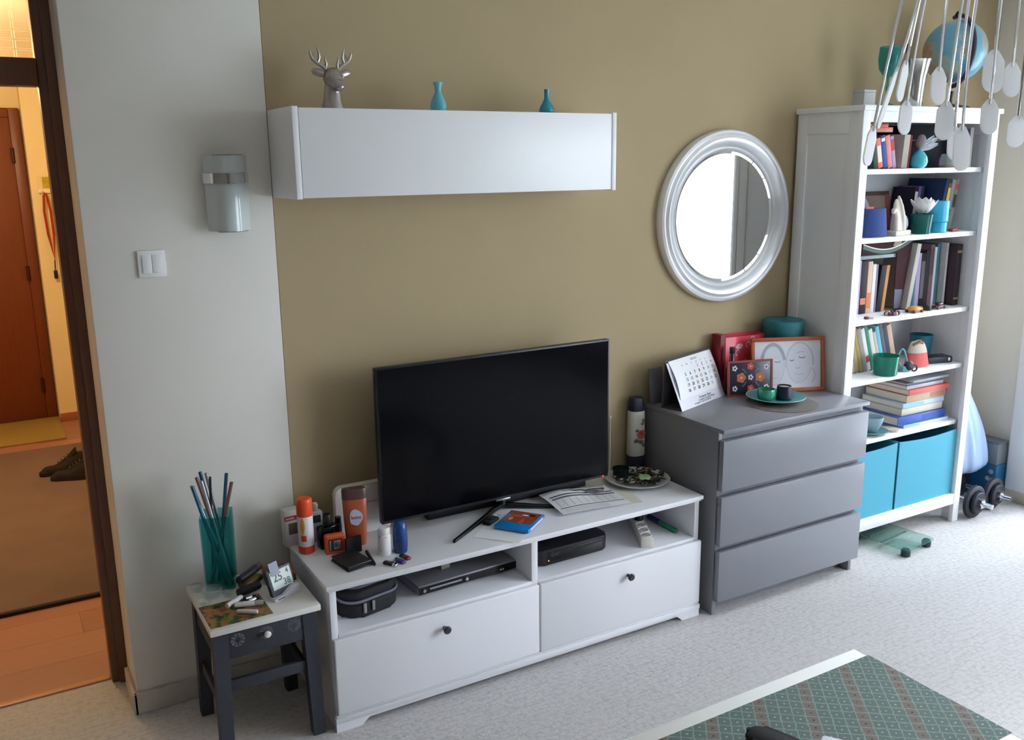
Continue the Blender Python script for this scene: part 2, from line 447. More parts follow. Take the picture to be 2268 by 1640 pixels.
# ---------------------------------------------------------------- the hallway behind the doorway
HX0, HX1, HY1 = -2.4, -0.2, 4.3
hf = struct('floor_hall', MB().box(HX0, HX1, 0.275, HY1+.1, -0.1, -0.012), mat('hall_screed', (120, 96, 76), 0.9))
pl = [mat('laminate_plank_%s' % nm, c, 0.35, var=0.12, vscale=5, stretch=(1, 14, 1)) for nm, c in (('amber', (158, 110, 92)), ('honey', (164, 116, 98)), ('rust', (150, 104, 86)))]
k = 0
y = 0.30
while y < HY1:
    off = (k % 3)*0.45
    x = HX0-off
    while x < HX1:
        x0, x1 = max(x, HX0), min(x+1.29, HX1)
        if x1-x0 > 0.02 and not (1.35 < y < 3.0):
            part(hf, 'plank', MB().box(x0+.0003, x1-.0003, y+.0002, min(y+.1927, HY1)-.0002, -0.012, 0.0, bev=.0005, seg=1), pl[(k*2+int(x*3)) % 3])
        x += 1.29
    y += 0.193; k += 1
part(hf, 'subfloor_panel', MB().box(HX0, HX1, 1.46, 2.99, -0.012, 0.0), pl[0])
part(hf, 'threshold_strip', MB().box(-1.60, -0.672, 0.268, 0.30, -0.012, 0.006, bev=0.003), mat('threshold_wood', (188, 138, 96), 0.4))
struct('ceiling_hall', MB().box(HX0, HX1, 0.22, HY1+.1, ZC, ZC+.1), CEIL)
struct('wall_hall_left', MB().box(HX0-.1, HX0, 0.22, HY1+.1, 0, ZC), HALL_WALL)
struct('wall_hall_right', MB().box(HX1, HX1+.1, 0.22, HY1+.1, 0, ZC), HALL_WALL)
w = MB(); w.box(HX0, HX1, HY1, HY1+.1, 0, ZC); w.box(-0.536, HX1, 4.1, HY1, 0, ZC)
struct('wall_hall_end', w, HALL_WALL)
struct('baseboard_hall', MB().box(-0.536, HX1, 4.088, 4.1, 0, 0.06, bev=0.002), mat('hall_baseboard_wood', (150, 92, 54), 0.5))
d2 = sroot('door_2', (-1.05, 4.28, 0))
fr = MB(); fr.box(-0.50, -0.43, -0.03, 0.02, 0, 2.16, bev=0.004); fr.box(0.44, 0.505, -0.03, 0.02, 0, 2.16, bev=0.004); fr.box(-0.43, 0.44, -0.03, 0.02, 2.10, 2.16, bev=0.004)
struct('frame', fr, DOOR_WOOD, d2)
lf = struct('leaf', MB().box(-0.43, 0.44, -0.02, 0.02, 0.005, 2.10, bev=0.003), DOOR_WOOD, d2)
for z in (1.85, 1.05, 0.25):
    part(lf, 'hinge', MB().cyl((0.438, -0.034, z-.05), (0.438, -0.034, z+.05), 0.011, n=12), mat('dark_bronze', (70, 40, 24), 0.4, 0.6))
part(lf, 'door_handle', MB().tube([(-0.36, -0.02, 1.05), (-0.36, -0.07, 1.05), (-0.25, -0.075, 1.05)], 0.009), STEEL)

rug_m = mat('hall_rug_wool', (112, 92, 84), 0.95, var=0.22, vscale=3.5, bump=0.6, bscale=250)
rug = thing('hall_rug', 'beige shaggy rug with dark bound edge on the hallway floor', 'rug', (-1.1, 2.2, 0))
part(rug, 'pile', MB().box(-0.95, 0.72, -1.19, 1.22, 0.0, 0.014, bev=0.004), rug_m)
part(rug, 'binding', MB().box(-0.955, 0.725, -1.215, -1.19, 0.0, 0.015, bev=0.003), mat('dark_binding', (44, 34, 30), 0.9), label='dark bound edge')
solo('doormat', MB().box(-0.42, 0.45, -0.32, 0.30, 0, 0.012, bev=0.004), mat('olive_coir', (150, 124, 62), 0.95, var=0.15, vscale=90, bump=0.8, bscale=300),
     'olive doormat lying before the brown hallway door', 'doormat', (-0.99, 3.93, 0))

def shoe(label, loc, rz, rx=0):
    t = thing('sneaker', label, 'shoe', loc, rz, 'dark shoes on the hallway rug')
    L = 0.28
    def outline(u):                                     # sole half width along its length
        return 0.028+0.020*math.sin(PI*min(1, u*1.02))+0.008*math.sin(PI*u*2-0.6)
    pts = []
    for i in range(17): u = i/16; pts.append((u*L, outline(u)*(1 if 0 < i < 16 else 0.35)))
    poly = pts+[(x, -y) for x, y in pts[::-1]]
    part(t, 'sole', MB().prism(poly, 0.0, 0.028, 'xy', bev=0.004), mat('sneaker_sole', (30, 21, 17), 0.7))
    def up(u, v):
        x = 0.004+u*(L-0.010); a = -0.05+v*1.1
        h = 0.115-0.005*u if u < 0.36 else 0.055+0.055*max(0, 1-(u-0.36)/0.34)**1.2
        if u > 0.85: h *= 1-0.55*((u-0.85)/0.15)**2
        w_ = outline(u)*(0.95 if u < 0.97 else 0.7); ang = PI*v
        return (x, w_*math.cos(ang)*(1-0.25*math.sin(ang)), 0.024+(h-0.024)*math.sin(ang)**0.75)
    part(t, 'upper', MB().grid(up, 22, 12), mat('sneaker_upper', (22, 15, 13), 0.8, var=0.2, bump=0.3))
    part(t, 'tongue', MB().grid(lambda u, v: (0.075+0.05*u, (v-.5)*0.05, 0.145-0.05*u-0.02*(2*v-1)**2), 6, 6, 0.006), mat('sneaker_tongue', (16, 11, 10), 0.85))
    lc = MB()
    for i in range(4): lc.tube([(0.115+i*.018, -0.022, 0.100-i*.011), (0.122+i*.018, 0, 0.110-i*.012), (0.115+i*.018, 0.022, 0.100-i*.011)], 0.003, 6)
    part(t, 'laces', lc, mat('shoe_lace', (66, 52, 44), 0.8))
    return t
shoe('dark brown sneaker lying nearest on the rug, partly behind the door frame', (-0.42, 2.64, 0.014), rad(172))
shoe('dark brown sneaker behind the other one, its tongue standing up', (-0.47, 2.82, 0.014), rad(186))

rk = thing('hook_rack', 'white wall rack with hooks on the cream hallway wall', 'hook rack', (-0.44, 4.1, 1.61))
part(rk, 'rail', MB().box(-0.055, 0.2, -0.02, 0, -0.012, 0.012, bev=0.003), mat('rack_white', (232, 222, 206), 0.5))
for x in (-0.035, 0.02, 0.09, 0.16):
    part(rk, 'hook', MB().tube([(x, -0.02, 0), (x, -0.045, -0.012), (x, -0.055, -0.002), (x, -0.055, 0.014)], 0.005), mat('rack_white', (232, 222, 206), 0.5))
ls = thing('leash', 'red strap hanging from the white hallway rack', 'leash', (-0.465, 4.05, 1.60))
RED_STRAP = mat('red_webbing', (158, 44, 22), 0.8)
part(ls, 'strap', MB().tube([(0.01, 0, 0.0), (-0.004, 0, -0.02), (-0.012, 0.005, -0.12), (-0.004, 0.01, -0.28), (0.018, 0.012, -0.45), (0.030, 0.012, -0.28), (0.028, 0.006, -0.12), (0.014, 0, -0.02), (0.01, 0, 0)], 0.008, 8), RED_STRAP)
part(ls, 'clip', MB().tube([(0.016, 0.012, -0.45), (0.012, 0.012, -0.52)], 0.004).box(0.0, 0.024, 0.004, 0.022, -0.58, -0.52, bev=0.006), BLACK, label='black clip at its lower end')
pc = thing('wall_card', 'small yellow and green picture card above the white hook rack', 'picture', (-0.44, 4.09, 1.665))
part(pc, 'card', MB().box(-0.05, 0.08, 0, 0.008, -0.045, 0.05), mat('card_cream', (226, 206, 150), 0.7))
part(pc, 'print', MB().box(-0.025, 0.075, -0.001, 0.0, -0.035, 0.04), mat('card_print', (176, 156, 40), 0.7, var=0.5, vscale=25))
hl = thing('ceiling_lamp', 'round opal ceiling lamp lighting the hallway', 'lamp', (-1.05, 2.3, 2.6))
part(hl, 'base', MB().lathe([(0, 0), (0.17, 0), (0.17, -0.03), (0.16, -0.04), (0, -0.04)], 32), WHITE_GLOSS)
part(hl, 'shade', MB().lathe([(0.15, -0.04), (0.155, -0.06), (0.12, -0.11), (0.06, -0.125), (0, -0.128)], 32), mat('lit_opal', (255, 226, 180), 0.4, emit=(255, 190, 110), estr=6))

# ---------------------------------------------------------------- white TV bench
B = thing('tv_bench', 'long low white TV bench with two flap drawers and open compartments', 'tv bench', (-0.10, -0.025, 0))
BW, BD = 1.515, 0.423      # local x 0..BW, y 0 (back) .. -BD
m = MB().box(0, BW, -BD, 0, 0.487, 0.503, bev=0.003); m.box(0.006, BW-.006, -BD+.006, 0, 0.480, 0.488, bev=0.002)
part(B, 'top', m, WHITE_FOIL)
m = MB(); m.box(0.012, 0.034, -BD+.012, 0, 0.0, 0.481, bev=0.001); m.box(BW-.034, BW-.012, -BD+.012, 0, 0.0, 0.481, bev=0.001)
m.box(0.742, 0.767, -BD+.012, -.008, 0.05, 0.481, bev=0.001); m.box(0.03, BW-.03, -0.008, 0, 0.03, 0.481)
part(B, 'carcass', m, WHITE_FOIL)
for x0, x1 in ((0.034, 0.742), (0.767, BW-.034)):
    part(B, 'shelf', MB().box(x0, x1, -BD+.010, -.008, 0.314, 0.333, bev=0.002), WHITE_FOIL)
KNOB = mat('dark_grey_knob', (66, 66, 74), 0.35, 0.4)
for x0, x1 in ((0.012, 0.762), (0.766, BW-.010)):
    m = MB().box(x0, x1, -BD-.008, -BD+.010, 0.060, 0.322, bev=0.005, seg=3)
    d = part(B, 'drawer_front', m, WHITE_FOIL)
    xc = 0.391 if x0 < .5 else 1.148
    part(d, 'knob', MB().lathe([(0, 0), (0.006, 0), (0.006, 0.012), (0.013, 0.018), (0.014, 0.024), (0.010, 0.029), (0, 0.030)], 20, M=T(xc, -BD-.008, 0.264) @ R('X', 90)), KNOB)
m = MB().box(0.004, BW-.004, -BD-.006, -BD+.012, 0.030, 0.050, bev=0.003); m.box(0.008, BW-.008, -BD-.002, -BD+.012, 0.050, 0.058, bev=0.003)
m.box(0.012, BW-.012, -BD+.004, -BD+.014, 0.018, 0.032)
part(B, 'plinth_moulding', m, WHITE_FOIL)
for s, x in ((1, 0.006), (-1, BW-.006)):
    part(B, 'foot', MB().prism([(x, 0), (x, 0.031), (x+s*.125, 0.031), (x+s*.098, 0.012), (x+s*.085, 0)], -BD-.002, -BD+.016), WHITE_FOIL)

# ---------------------------------------------------------------- grey chest of drawers
Cq = thing('chest_of_drawers', 'dark grey chest with three wide drawers beside the white bookcase', 'chest of drawers', (1.450, -0.025, 0))
W_, D_ = 0.808, 0.455
m = MB(); m.box(0, 0.018, -D_+.002, 0, 0, 0.757, bev=0.001); m.box(W_-.018, W_, -D_+.002, 0, 0, 0.757, bev=0.001)
m.box(0.018, W_-.018, -0.006, 0, 0.03, 0.757)
for z0, z1 in ((0.727, 0.757), (0.500, 0.532), (0.274, 0.308)): m.box(0.018, W_-.018, -D_+.002, -D_+.03, z0, z1)
part(Cq, 'carcass', m, GREY_CHEST)
part(Cq, 'top', MB().box(-0.002, W_+.004, -0.484, 0, 0.757, 0.773, bev=0.0015), GREY_CHEST)
part(Cq, 'plinth', MB().box(0.018, W_-.018, -D_+.05, -D_+.066, 0.0, 0.062), GREY_CHEST)
for z0, z1 in ((0.527, 0.729), (0.301, 0.503), (0.066, 0.277)):
    part(Cq, 'drawer_front', MB().box(0.0, W_+.002, -0.484, -0.460, z0, z1, bev=0.0015), GREY_CHEST)

# ---------------------------------------------------------------- white bookcase
K = thing('bookcase', 'tall white panelled bookcase full of books beside the right wall', 'bookcase', (2.262, -0.37, 0))
KW, KD = 0.905, 0.35      # local x 0..KW, y 0 (front) .. KD
for x0, x1 in ((0.0, 0.045), (KW-.045, KW)):
    part(K, 'post', MB().box(x0, x1, 0.0, 0.024, 0, 1.955, bev=0.002), WHITE_LAC)
for s, x0 in ((0, 0.004), (1, KW-.024)):
    m = MB(); m.box(x0, x0+.02, 0.024, 0.075, 0, 1.955, bev=0.0015); m.box(x0, x0+.02, KD-.055, KD, 0, 1.955, bev=0.0015)
    m.box(x0, x0+.02, 0.075, KD-.055, 1.868, 1.955, bev=0.0015); m.box(x0, x0+.02, 0.075, KD-.055, 0.10, 0.19, bev=0.0015)
    sd = part(K, 'side', m, WHITE_LAC)
    part(sd, 'panel', MB().box(x0+.007, x0+.016, 0.074, KD-.054, 0.189, 1.869), WHITE_LAC)
part(K, 'back_panel', MB().box(0.024, KW-.024, KD-.012, KD-.006, 0.10, 1.955), mat('white_back_board', (216, 216, 220), 0.6))
part(K, 'top_board', MB().box(-0.010, KW+.010, -0.012, KD+.002, 1.955, 1.977, bev=0.003), WHITE_LAC)
part(K, 'top_rail', MB().box(0.045, KW-.045, 0.002, 0.022, 1.911, 1.955, bev=0.001), WHITE_LAC)
part(K, 'bottom_rail', MB().box(0.045, KW-.045, 0.002, 0.022, 0.095, 0.148, bev=0.001), WHITE_LAC)
SH = [1.722, 1.433, 1.077, 0.804, 0.521]
for z in SH+[0.140]:
    part(K, 'shelf', MB().box(0.025, KW-.025, 0.036 if z > .2 else 0.022, KD-.012, z-.022, z, bev=0.003), WHITE_LAC)

# ---------------------------------------------------------------- wall cabinet
Q = thing('wall_cabinet', 'long white wall cabinet hung high on the olive wall', 'cabinet', (-0.054, 0, 1.665))
QW, QD, QH = 1.167, 0.259, 0.268
for x0 in (0, QW-.018): part(Q, 'side_panel', MB().box(x0, x0+.018, -QD, -0.001, 0, QH, bev=0.0015), WHITE_LAC)
part(Q, 'top_panel', MB().box(0.018, QW-.018, -QD+.02, -0.001, QH-.022, QH-.004), WHITE_LAC)
part(Q, 'bottom_panel', MB().box(0.018, QW-.018, -QD+.02, -0.001, 0.003, 0.020), WHITE_LAC)
part(Q, 'flap_door', MB().box(0.0205, QW-.0205, -QD+.001, -QD+.019, 0.003, QH-.004, bev=0.0015), WHITE_LAC)
Z_CAB = 1.665+QH-.004

# ---------------------------------------------------------------- round mirror
Mi = thing('round_mirror', 'round wall mirror in a wide moulded silver frame beside the bookcase', 'mirror', (1.868, 0, 1.530))
pf = [(0.272, 0.012), (0.276, 0.020), (0.284, 0.024), (0.290, 0.022), (0.298, 0.030), (0.312, 0.040), (0.326, 0.042), (0.334, 0.036), (0.338, 0.034), (0.346, 0.038), (0.356, 0.034), (0.361, 0.022), (0.361, 0.001), (0.272, 0.001)]
part(Mi, 'frame', MB().lathe(pf+[pf[0]], 96, M=R('X', 90)), SILVER)
part(Mi, 'mirror_glass', MB().lathe([(0, 0.010), (0.262, 0.010), (0.272, 0.0125), (0.273, 0.003), (0, 0.003)], 96, M=R('X', 90)), mat('mirror_silver', (238, 240, 242), 0.0, 1.0), sharp=2)

# ---------------------------------------------------------------- wall sconce and light switch
Sc = thing('wall_sconce', 'curved frosted glass wall sconce with a chrome band by the cabinet', 'wall lamp', (-0.200, 0, 1.683))
def bend(x0, x1, z0, z1, dep, th):
    def f(u, v):
        x = x0+(x1-x0)*u; q = (2*u-1)
        return (x, -0.020-dep*(1-q*q), z0+(z1-z0)*v)
    return MB().grid(f, 20, 4, th)
part(Sc, 'glass_shade', bend(-0.067, 0.064, -0.115, 0.113, 0.062, 0.005), mat('frosted_glass_plate', (206, 214, 214), 0.12, coat=0.5))
part(Sc, 'metal_band', bend(-0.071, 0.068, 0.030, 0.060, 0.066, 0.003), CHROME, label='chrome band')
part(Sc, 'back_plate', MB().box(-0.05, 0.05, -0.022, -0.001, -0.06, 0.09, bev=0.003), WHITE_GLOSS)
for z in (-0.118, 0.113):
    part(Sc, 'clip', MB().tube([(-0.045, -0.055, z+.002), (0, -0.083, z+.002), (0.045, -0.055, z+.002)], 0.002, 6), STEEL)
Ls = thing('light_switch', 'white double rocker light switch near the doorway', 'switch', (-0.440, 0, 1.477))
part(Ls, 'plate', MB().box(-0.040, 0.040, -0.009, -0.001, -0.041, 0.041, bev=0.003), WHITE_GLOSS)
for x0, x1 in ((-0.0275, -0.0006), (0.0006, 0.0275)):
    part(Ls, 'rocker', MB().box(x0, x1, -0.0125, -0.007, -0.0275, 0.0275, bev=0.0012), WHITE_GLOSS)

# ---------------------------------------------------------------- things on the wall cabinet
SILVER_DEER = mat('aged_silver', (176, 168, 164), 0.33, 0.9, var=0.25, vscale=60, bump=0.35, bscale=160)
def fused(mb, voxel, m, name):
    """one continuous surface from overlapping volumes"""
    me = bpy.data.meshes.new('tmp'); bmesh.ops.recalc_face_normals(mb.bm, faces=mb.bm.faces); mb.bm.to_mesh(me); mb.bm.free()
    o = bpy.data.objects.new('tmp', me); COL.objects.link(o)
    r = o.modifiers.new('r', 'REMESH'); r.mode = 'VOXEL'; r.voxel_size = voxel; r.use_smooth_shade = True
    sm = o.modifiers.new('s', 'SMOOTH'); sm.factor = 0.5; sm.iterations = 3
    dg = bpy.context.evaluated_depsgraph_get(); out = bpy.data.meshes.new_from_object(o.evaluated_get(dg), depsgraph=dg)
    bpy.data.objects.remove(o); bpy.data.meshes.remove(me)
    out.name = name; out.materials.clear(); out.materials.append(m)
    out.polygons.foreach_set('use_smooth', [True]*len(out.polygons)); return out
Dr = thing('deer_head', 'silver stag head bust with antlers standing on the wall cabinet', 'figurine', (0.117, -0.135, Z_CAB), rad(2))
Dr.scale = (0.98, 0.98, 0.98)
m = MB()
m.lathe([(0, 0), (0.036, 0.0), (0.035, 0.008), (0.030, 0.03), (0.026, 0.055), (0.024, 0.075), (0.022, 0.095), (0, 0.10)], 24, sx=1.0, sy=1.1)
m.ell((0.001, -0.006, 0.100), (0.031, 0.034, 0.030)); m.ell((0.002, -0.018, 0.088), (0.027, 0.030, 0.027))
m.ell((0.004, -0.036, 0.076), (0.020, 0.024, 0.018)); m.ell((0.005, -0.052, 0.068), (0.015, 0.014, 0.012)); m.ell((0.005, -0.050, 0.060), (0.012, 0.012, 0.006))
m.ell((-0.024, -0.020, 0.100), (0.006, 0.008, 0.006)); m.ell((0.028, -0.020, 0.100), (0.006, 0.008, 0.006))
deer = fused(m, 0.0022, SILVER_DEER, 'head')
link('head', deer, Dr)
for s in (-1, 1):
    ear = MB().ell((0, 0, 0), (0.024, 0.007, 0.012), 16, 10, M=R('Y', s*-18) @ R('Z', s*14))
    part(Dr, 'ear', ear, SILVER_DEER, (s*0.044+.001, 0.000, 0.113))
    a = MB()
    a.tube([(s*.014, 0, .118), (s*.028, 0, .132), (s*.048, .002, .144), (s*.062, .002, .156), (s*.068, 0, .172), (s*.066, -.001, .182)], [.0065, .006, .0055, .005, .0035, .001])
    a.tube([(s*.020, 0, .124), (s*.018, -.004, .140), (s*.022, -.006, .154), (s*.021, -.006, .163)], [.005, .0045, .003, .001])
    a.tube([(s*.044, .002, .142), (s*.038, .000, .158), (s*.040, -.002, .174), (s*.046, -.002, .190)], [.005, .0045, .0035, .001])
    a.tube([(s*.060, .002, .154), (s*.054, .006, .164), (s*.052, .008, .174)], [.004, .003, .001])
    part(Dr, 'antler', a, SILVER_DEER)
solo('vase', MB().lathe([(0, 0), (0.020, 0), (0.0255, 0.006), (0.0268, 0.020), (0.024, 0.034), (0.017, 0.050), (0.0112, 0.062), (0.0100, 0.070), (0.0112, 0.079), (0.0148, 0.091), (0.0160, 0.095), (0.0140, 0.0945), (0.0085, 0.078), (0.0075, 0.062), (0, 0.055)], 40),
     mat('pale_turquoise_opal', (98, 188, 204), 0.22, coat=0.4), 'pale turquoise vase with flared neck, left one on the wall cabinet', 'vase', (0.478, -0.135, Z_CAB), group='small turquoise vases on the wall cabinet')
solo('vase', MB().lathe([(0, 0), (0.023, 0), (0.0268, 0.007), (0.0270, 0.016), (0.023, 0.027), (0.015, 0.040), (0.0095, 0.052), (0.0086, 0.065), (0.0090, 0.080), (0.0094, 0.085), (0.0070, 0.084), (0.006, 0.05), (0, 0.045)], 40),
     mat('deep_turquoise_opal', (14, 142, 168), 0.25, coat=0.4), 'deep turquoise bottle vase with a thin straight neck on the cabinet', 'vase', (0.899, -0.135, Z_CAB), group='small turquoise vases on the wall cabinet')

# ---------------------------------------------------------------- television
TV = thing('television', 'large black flat-screen television standing on the white bench', 'television', (0.674, -0.15, 0.503))
m = MB().box(-0.4785, 0.4785, -0.030, -0.004, 0.048, 0.601, bev=0.003); m.box(-0.36, 0.36, -0.004, 0.022, 0.07, 0.42, bev=0.012)
part(TV, 'housing', m, BLACK)
part(TV, 'screen', MB().box(-0.471, 0.471, -0.0312, -0.029, 0.060, 0.594), mat('tv_screen', (5, 5, 9), 0.14, spec=0.12))
part(TV, 'bezel_strip', MB().box(-0.474, 0.474, -0.0318, -0.029, 0.050, 0.058), mat('tv_bezel', (30, 31, 38), 0.3))
part(TV, 'badge', MB().box(-0.03, 0.03, -0.034, -0.029, 0.044, 0.051, bev=0.001), STEEL)
part(TV, 'standby_light', MB().ell((0.452, -0.0325, 0.0535), (0.004, 0.0015, 0.003), 12, 8), mat('red_led', (255, 40, 50), 0.3, emit=(255, 30, 45), estr=4))
st = MB().cyl((0.008, 0.004, 0.012), (0.008, 0.0, 0.07), 0.022, 0.018)
part(TV, 'stand_neck', st, BLACK_GLOSS)
for ex, ey in ((-0.288, -0.200), (0.20, -0.12)):
    q = Vector((0.008, 0.0, 0))
    pts = [(q.x, q.y, .016), (q.x+(ex-q.x)*.3, q.y+(ey-q.y)*.3, .012), (q.x+(ex-q.x)*.7, q.y+(ey-q.y)*.7, .008), (ex, ey, .007)]
    part(TV, 'stand_leg', MB().tube(pts, [.013, .010, .008, .0065], 10), BLACK_GLOSS)
solo('soundbar', MB().box(-0.346, 0.346, -0.012, 0.035, 0, 0.030, bev=0.004), mat('soundbar_black', (20, 20, 26), 0.4), 'slim black soundbar lying on the bench behind the television foot', 'soundbar', (0.742, -0.108, 0.503), 0.0)

# ---------------------------------------------------------------- dark stool with a white top
St = thing('stool', 'small dark blue-grey stool table with a white top beside the TV bench', 'stool', (-0.283, -0.262, 0))
STD = mat('dark_blue_grey_paint', (52, 54, 64), 0.5, var=0.15, vscale=10)
part(St, 'top', MB().box(-0.166, 0.166, -0.178, 0.170, 0.430, 0.450, bev=0.003), mat('cream_white_board', (214, 212, 206), 0.45))
for sx in (-1, 1):
    for sy in (-1, 1):
        m = MB()
        x0, y0 = sx*0.136, sy*0.140
        for (z0, w0), (z1, w1) in (((0.0, 0.019), (0.430, 0.022)),):
            dx, dy = sx*0.006, sy*0.006
            bmv = m.bm
            a = [bmv.verts.new((x0+dx+i*w0, y0+dy+j*w0, z0)) for i, j in ((-1, -1), (1, -1), (1, 1), (-1, 1))]
            b = [bmv.verts.new((x0-dx*.5+i*w1, y0-dy*.5+j*w1, z1)) for i, j in ((-1, -1), (1, -1), (1, 1), (-1, 1))]
            bmv.faces.new(a[::-1]); bmv.faces.new(b)
            for i in range(4): bmv.faces.new((a[i], a[(i+1) % 4], b[(i+1) % 4], b[i]))
        part(St, 'leg', m, STD)
ap = part(St, 'apron', MB().box(-0.118, 0.118, -0.156, -0.138, 0.335, 0.430, bev=0.002), STD)
part(ap, 'knob', MB().lathe([(0, 0), (0.005, 0), (0.005, 0.006), (0.010, 0.010), (0.011, 0.016), (0.007, 0.021), (0, 0.022)], 18, M=T(0, -0.156, 0.392) @ R('X', 90)), mat('pearl_knob', (226, 222, 214), 0.25), label='pearl white knob')
fl = mat('grey_flower_stencil', (92, 93, 100), 0.7)
for x in (-0.085, 0.0, 0.085):
    f = MB()
    for i in range(10):
        a = 2*PI*i/10; f.disc((x+0.015*math.cos(a), 0.392+0.015*math.sin(a)), 0.0065, 0.0065, -0.1565)
    part(ap, 'flower_print', f, fl)
for nm, bx in (('apron', (-0.118, 0.118, 0.134, 0.152, 0.335, 0.430)), ('apron', (-0.150, -0.132, -0.118, 0.118, 0.335, 0.430)), ('apron', (0.132, 0.150, -0.118, 0.118, 0.335, 0.430)),
               ('rail', (-0.118, 0.118, -0.152, -0.136, 0.225, 0.262)), ('rail', (-0.148, -0.134, -0.118, 0.118, 0.16, 0.20)), ('rail', (0.134, 0.148, -0.118, 0.118, 0.16, 0.20)), ('rail', (-0.118, 0.118, 0.136, 0.152, 0.225, 0.262))):
    part(St, nm, MB().box(*bx, bev=0.002), STD)

ZS = 0.450
# teal glass vase full of metal straws
Vs = thing('straw_vase', 'tall square teal glass vase standing on the stool', 'vase', (-0.345, -0.140, ZS), rad(-18))
h = 0.245; o_, i_ = 0.044, 0.040
m = MB(); bmv = m.bm
def sq(r, z, k=0.0): return [bmv.verts.new((i*r, j*r, z)) for i, j in ((-1, -1), (1, -1), (1, 1), (-1, 1))]
A, Bq, Cc, Dd = sq(o_, 0), sq(o_+.003, h), sq(i_+.003, h), sq(i_, 0.010)
bmv.faces.new(A[::-1]); bmv.faces.new(Dd)
for P, Qv in ((A, Bq), (Bq, Cc), (Cc, Dd)):
    for i in range(4): bmv.faces.new((P[i], P[(i+1) % 4], Qv[(i+1) % 4], Qv[i]))
part(Vs, 'body', m, tint('teal_vase_glass', (186, 228, 227), 0.13, (20, 140, 146)))
straws = [((.030, -.008, .014), (-.064, -.008, .345), 'steel'), ((.020, .0295, .014), (-.040, .0295, .375), 'blue'), ((.034, -.033, .014), (-.030, -.033, .366), 'steel'),
          ((-.026, .0045, .014), (-.008, .0045, .365), 'dark'), ((-.008, .0045, .014), (.042, .0045, .372), 'blue'), ((-.030, -.0205, .014), (.058, -.0205, .350), 'copper'),
          ((.030, .017, .014), (-.050, .017, .362), 'copper'), ((.034, .0295, .014), (-.022, .0295, .370), 'steel'), ((.018, -.033, .014), (-.058, -.033, .350), 'blue')]
SM = {'steel': STEEL, 'blue': mat('blue_metal', (66, 106, 140), 0.25, 0.9), 'dark': mat('gunmetal', (70, 66, 72), 0.3, 0.9), 'copper': mat('copper_metal', (150, 112, 100), 0.3, 0.9)}
SL = ['silver straw leaning furthest left in the teal vase', 'blue straw, tallest on the left in the teal vase', 'thick silver straw at the front middle of the teal vase', 'thin dark straw, upright in the middle of the teal vase',
      'blue straw standing right of centre in the teal vase', 'copper coloured straw leaning furthest right in the teal vase', 'dull copper straw left of centre in the teal vase', 'pale silver straw right beside the thick one in the teal vase', 'blue straw leaning left behind the silver one in the teal vase']
Mv = Matrix.Translation((-0.345, -0.140, ZS)) @ R('Z', -18)
for (a, b, k), lb in zip(straws, SL):
    a, b = Mv @ Vector(a), Mv @ Vector(b)
    t = MB(); r = 0.0040 if k == 'dark' else 0.0056
    L = (b-a).length
    M_ = (b-a).to_track_quat('Z', 'Y').to_matrix().to_4x4()
    t.lathe([(r*.75, 0), (r, 0), (r, L), (r*.75, L), (r*.75, 0)], 14, M=M_)
    solo('metal_straw', t, SM[k], lb, 'straw', a, group='metal straws in the teal vase')

def crystal(label, loc, s, rz):
    t = thing('glass_ornament', label, 'ornament', loc, rz, 'clear glass ornaments on the stool')
    part(t, 'bowl', MB().lathe([(0, 0), (0.020*s, 0), (0.024*s, 0.004), (0.030*s, 0.016*s), (0.033*s, 0.030*s), (0.029*s, 0.031*s), (0.025*s, 0.018*s), (0.012*s, 0.008), (0, 0.007)], 10), CLEAR_GLASS)
    part(t, 'facet_drop', MB().lathe([(0, 0.006), (0.010*s, 0.012*s), (0.013*s, 0.022*s), (0.006*s, 0.032*s), (0, 0.034*s)], 8), CLEAR_GLASS)
crystal('clear glass ornament at the left back edge of the stool', (-0.424, -0.148, ZS), 0.68, 0.2)
crystal('largest clear glass ornament in front of the teal vase', (-0.392, -0.215, ZS), 1.0, 0.6)
crystal('small clear glass ornament right of the others, near the black tubes', (-0.348, -0.232, ZS), 0.55, 1.2)
crystal('small clear glass ornament nearest the picture card', (-0.424, -0.262, ZS), 0.6, 0.9)

card_m = bpy.data.materials.new('autumn_picture_print'); card_m.use_nodes = True
_n = card_m.node_tree.nodes; _l = card_m.node_tree.links; _b = _n['Principled BSDF']; _b.inputs['Roughness'].default_value = 0.35
_t = _n.new('ShaderNodeTexCoord'); _v = _n.new('ShaderNodeTexNoise'); _v.inputs['Scale'].default_value = 26; _v.inputs['Detail'].default_value = 4
_r = _n.new('ShaderNodeValToRGB'); _e = _r.color_ramp.elements
_e[0].position = 0.30; _e[0].color = lin((42, 48, 34)); _e[1].position = 0.72; _e[1].color = lin((104, 104, 116))
for p_, c_ in ((0.42, (58, 62, 40)), (0.50, (128, 116, 52)), (0.56, (176, 92, 44)), (0.62, (92, 60, 44))):
    q_ = _e.new(p_); q_.color = lin(c_)
_l.new(_t.outputs['Object'], _v.inputs['Vector']); _l.new(_v.outputs['Fac'], _r.inputs[0]); _l.new(_r.outputs[0], _b.inputs['Base Color'])
solo('picture_card', MB().box(-0.092, 0.092, -0.078, 0.078, 0, 0.0012), card_m, 'colourful autumn picture card lying flat on the stool top', 'card', (-0.352, -0.345, ZS), rad(1))
DARK_TUBE = mat('dark_tube', (24, 24, 32), 0.45)
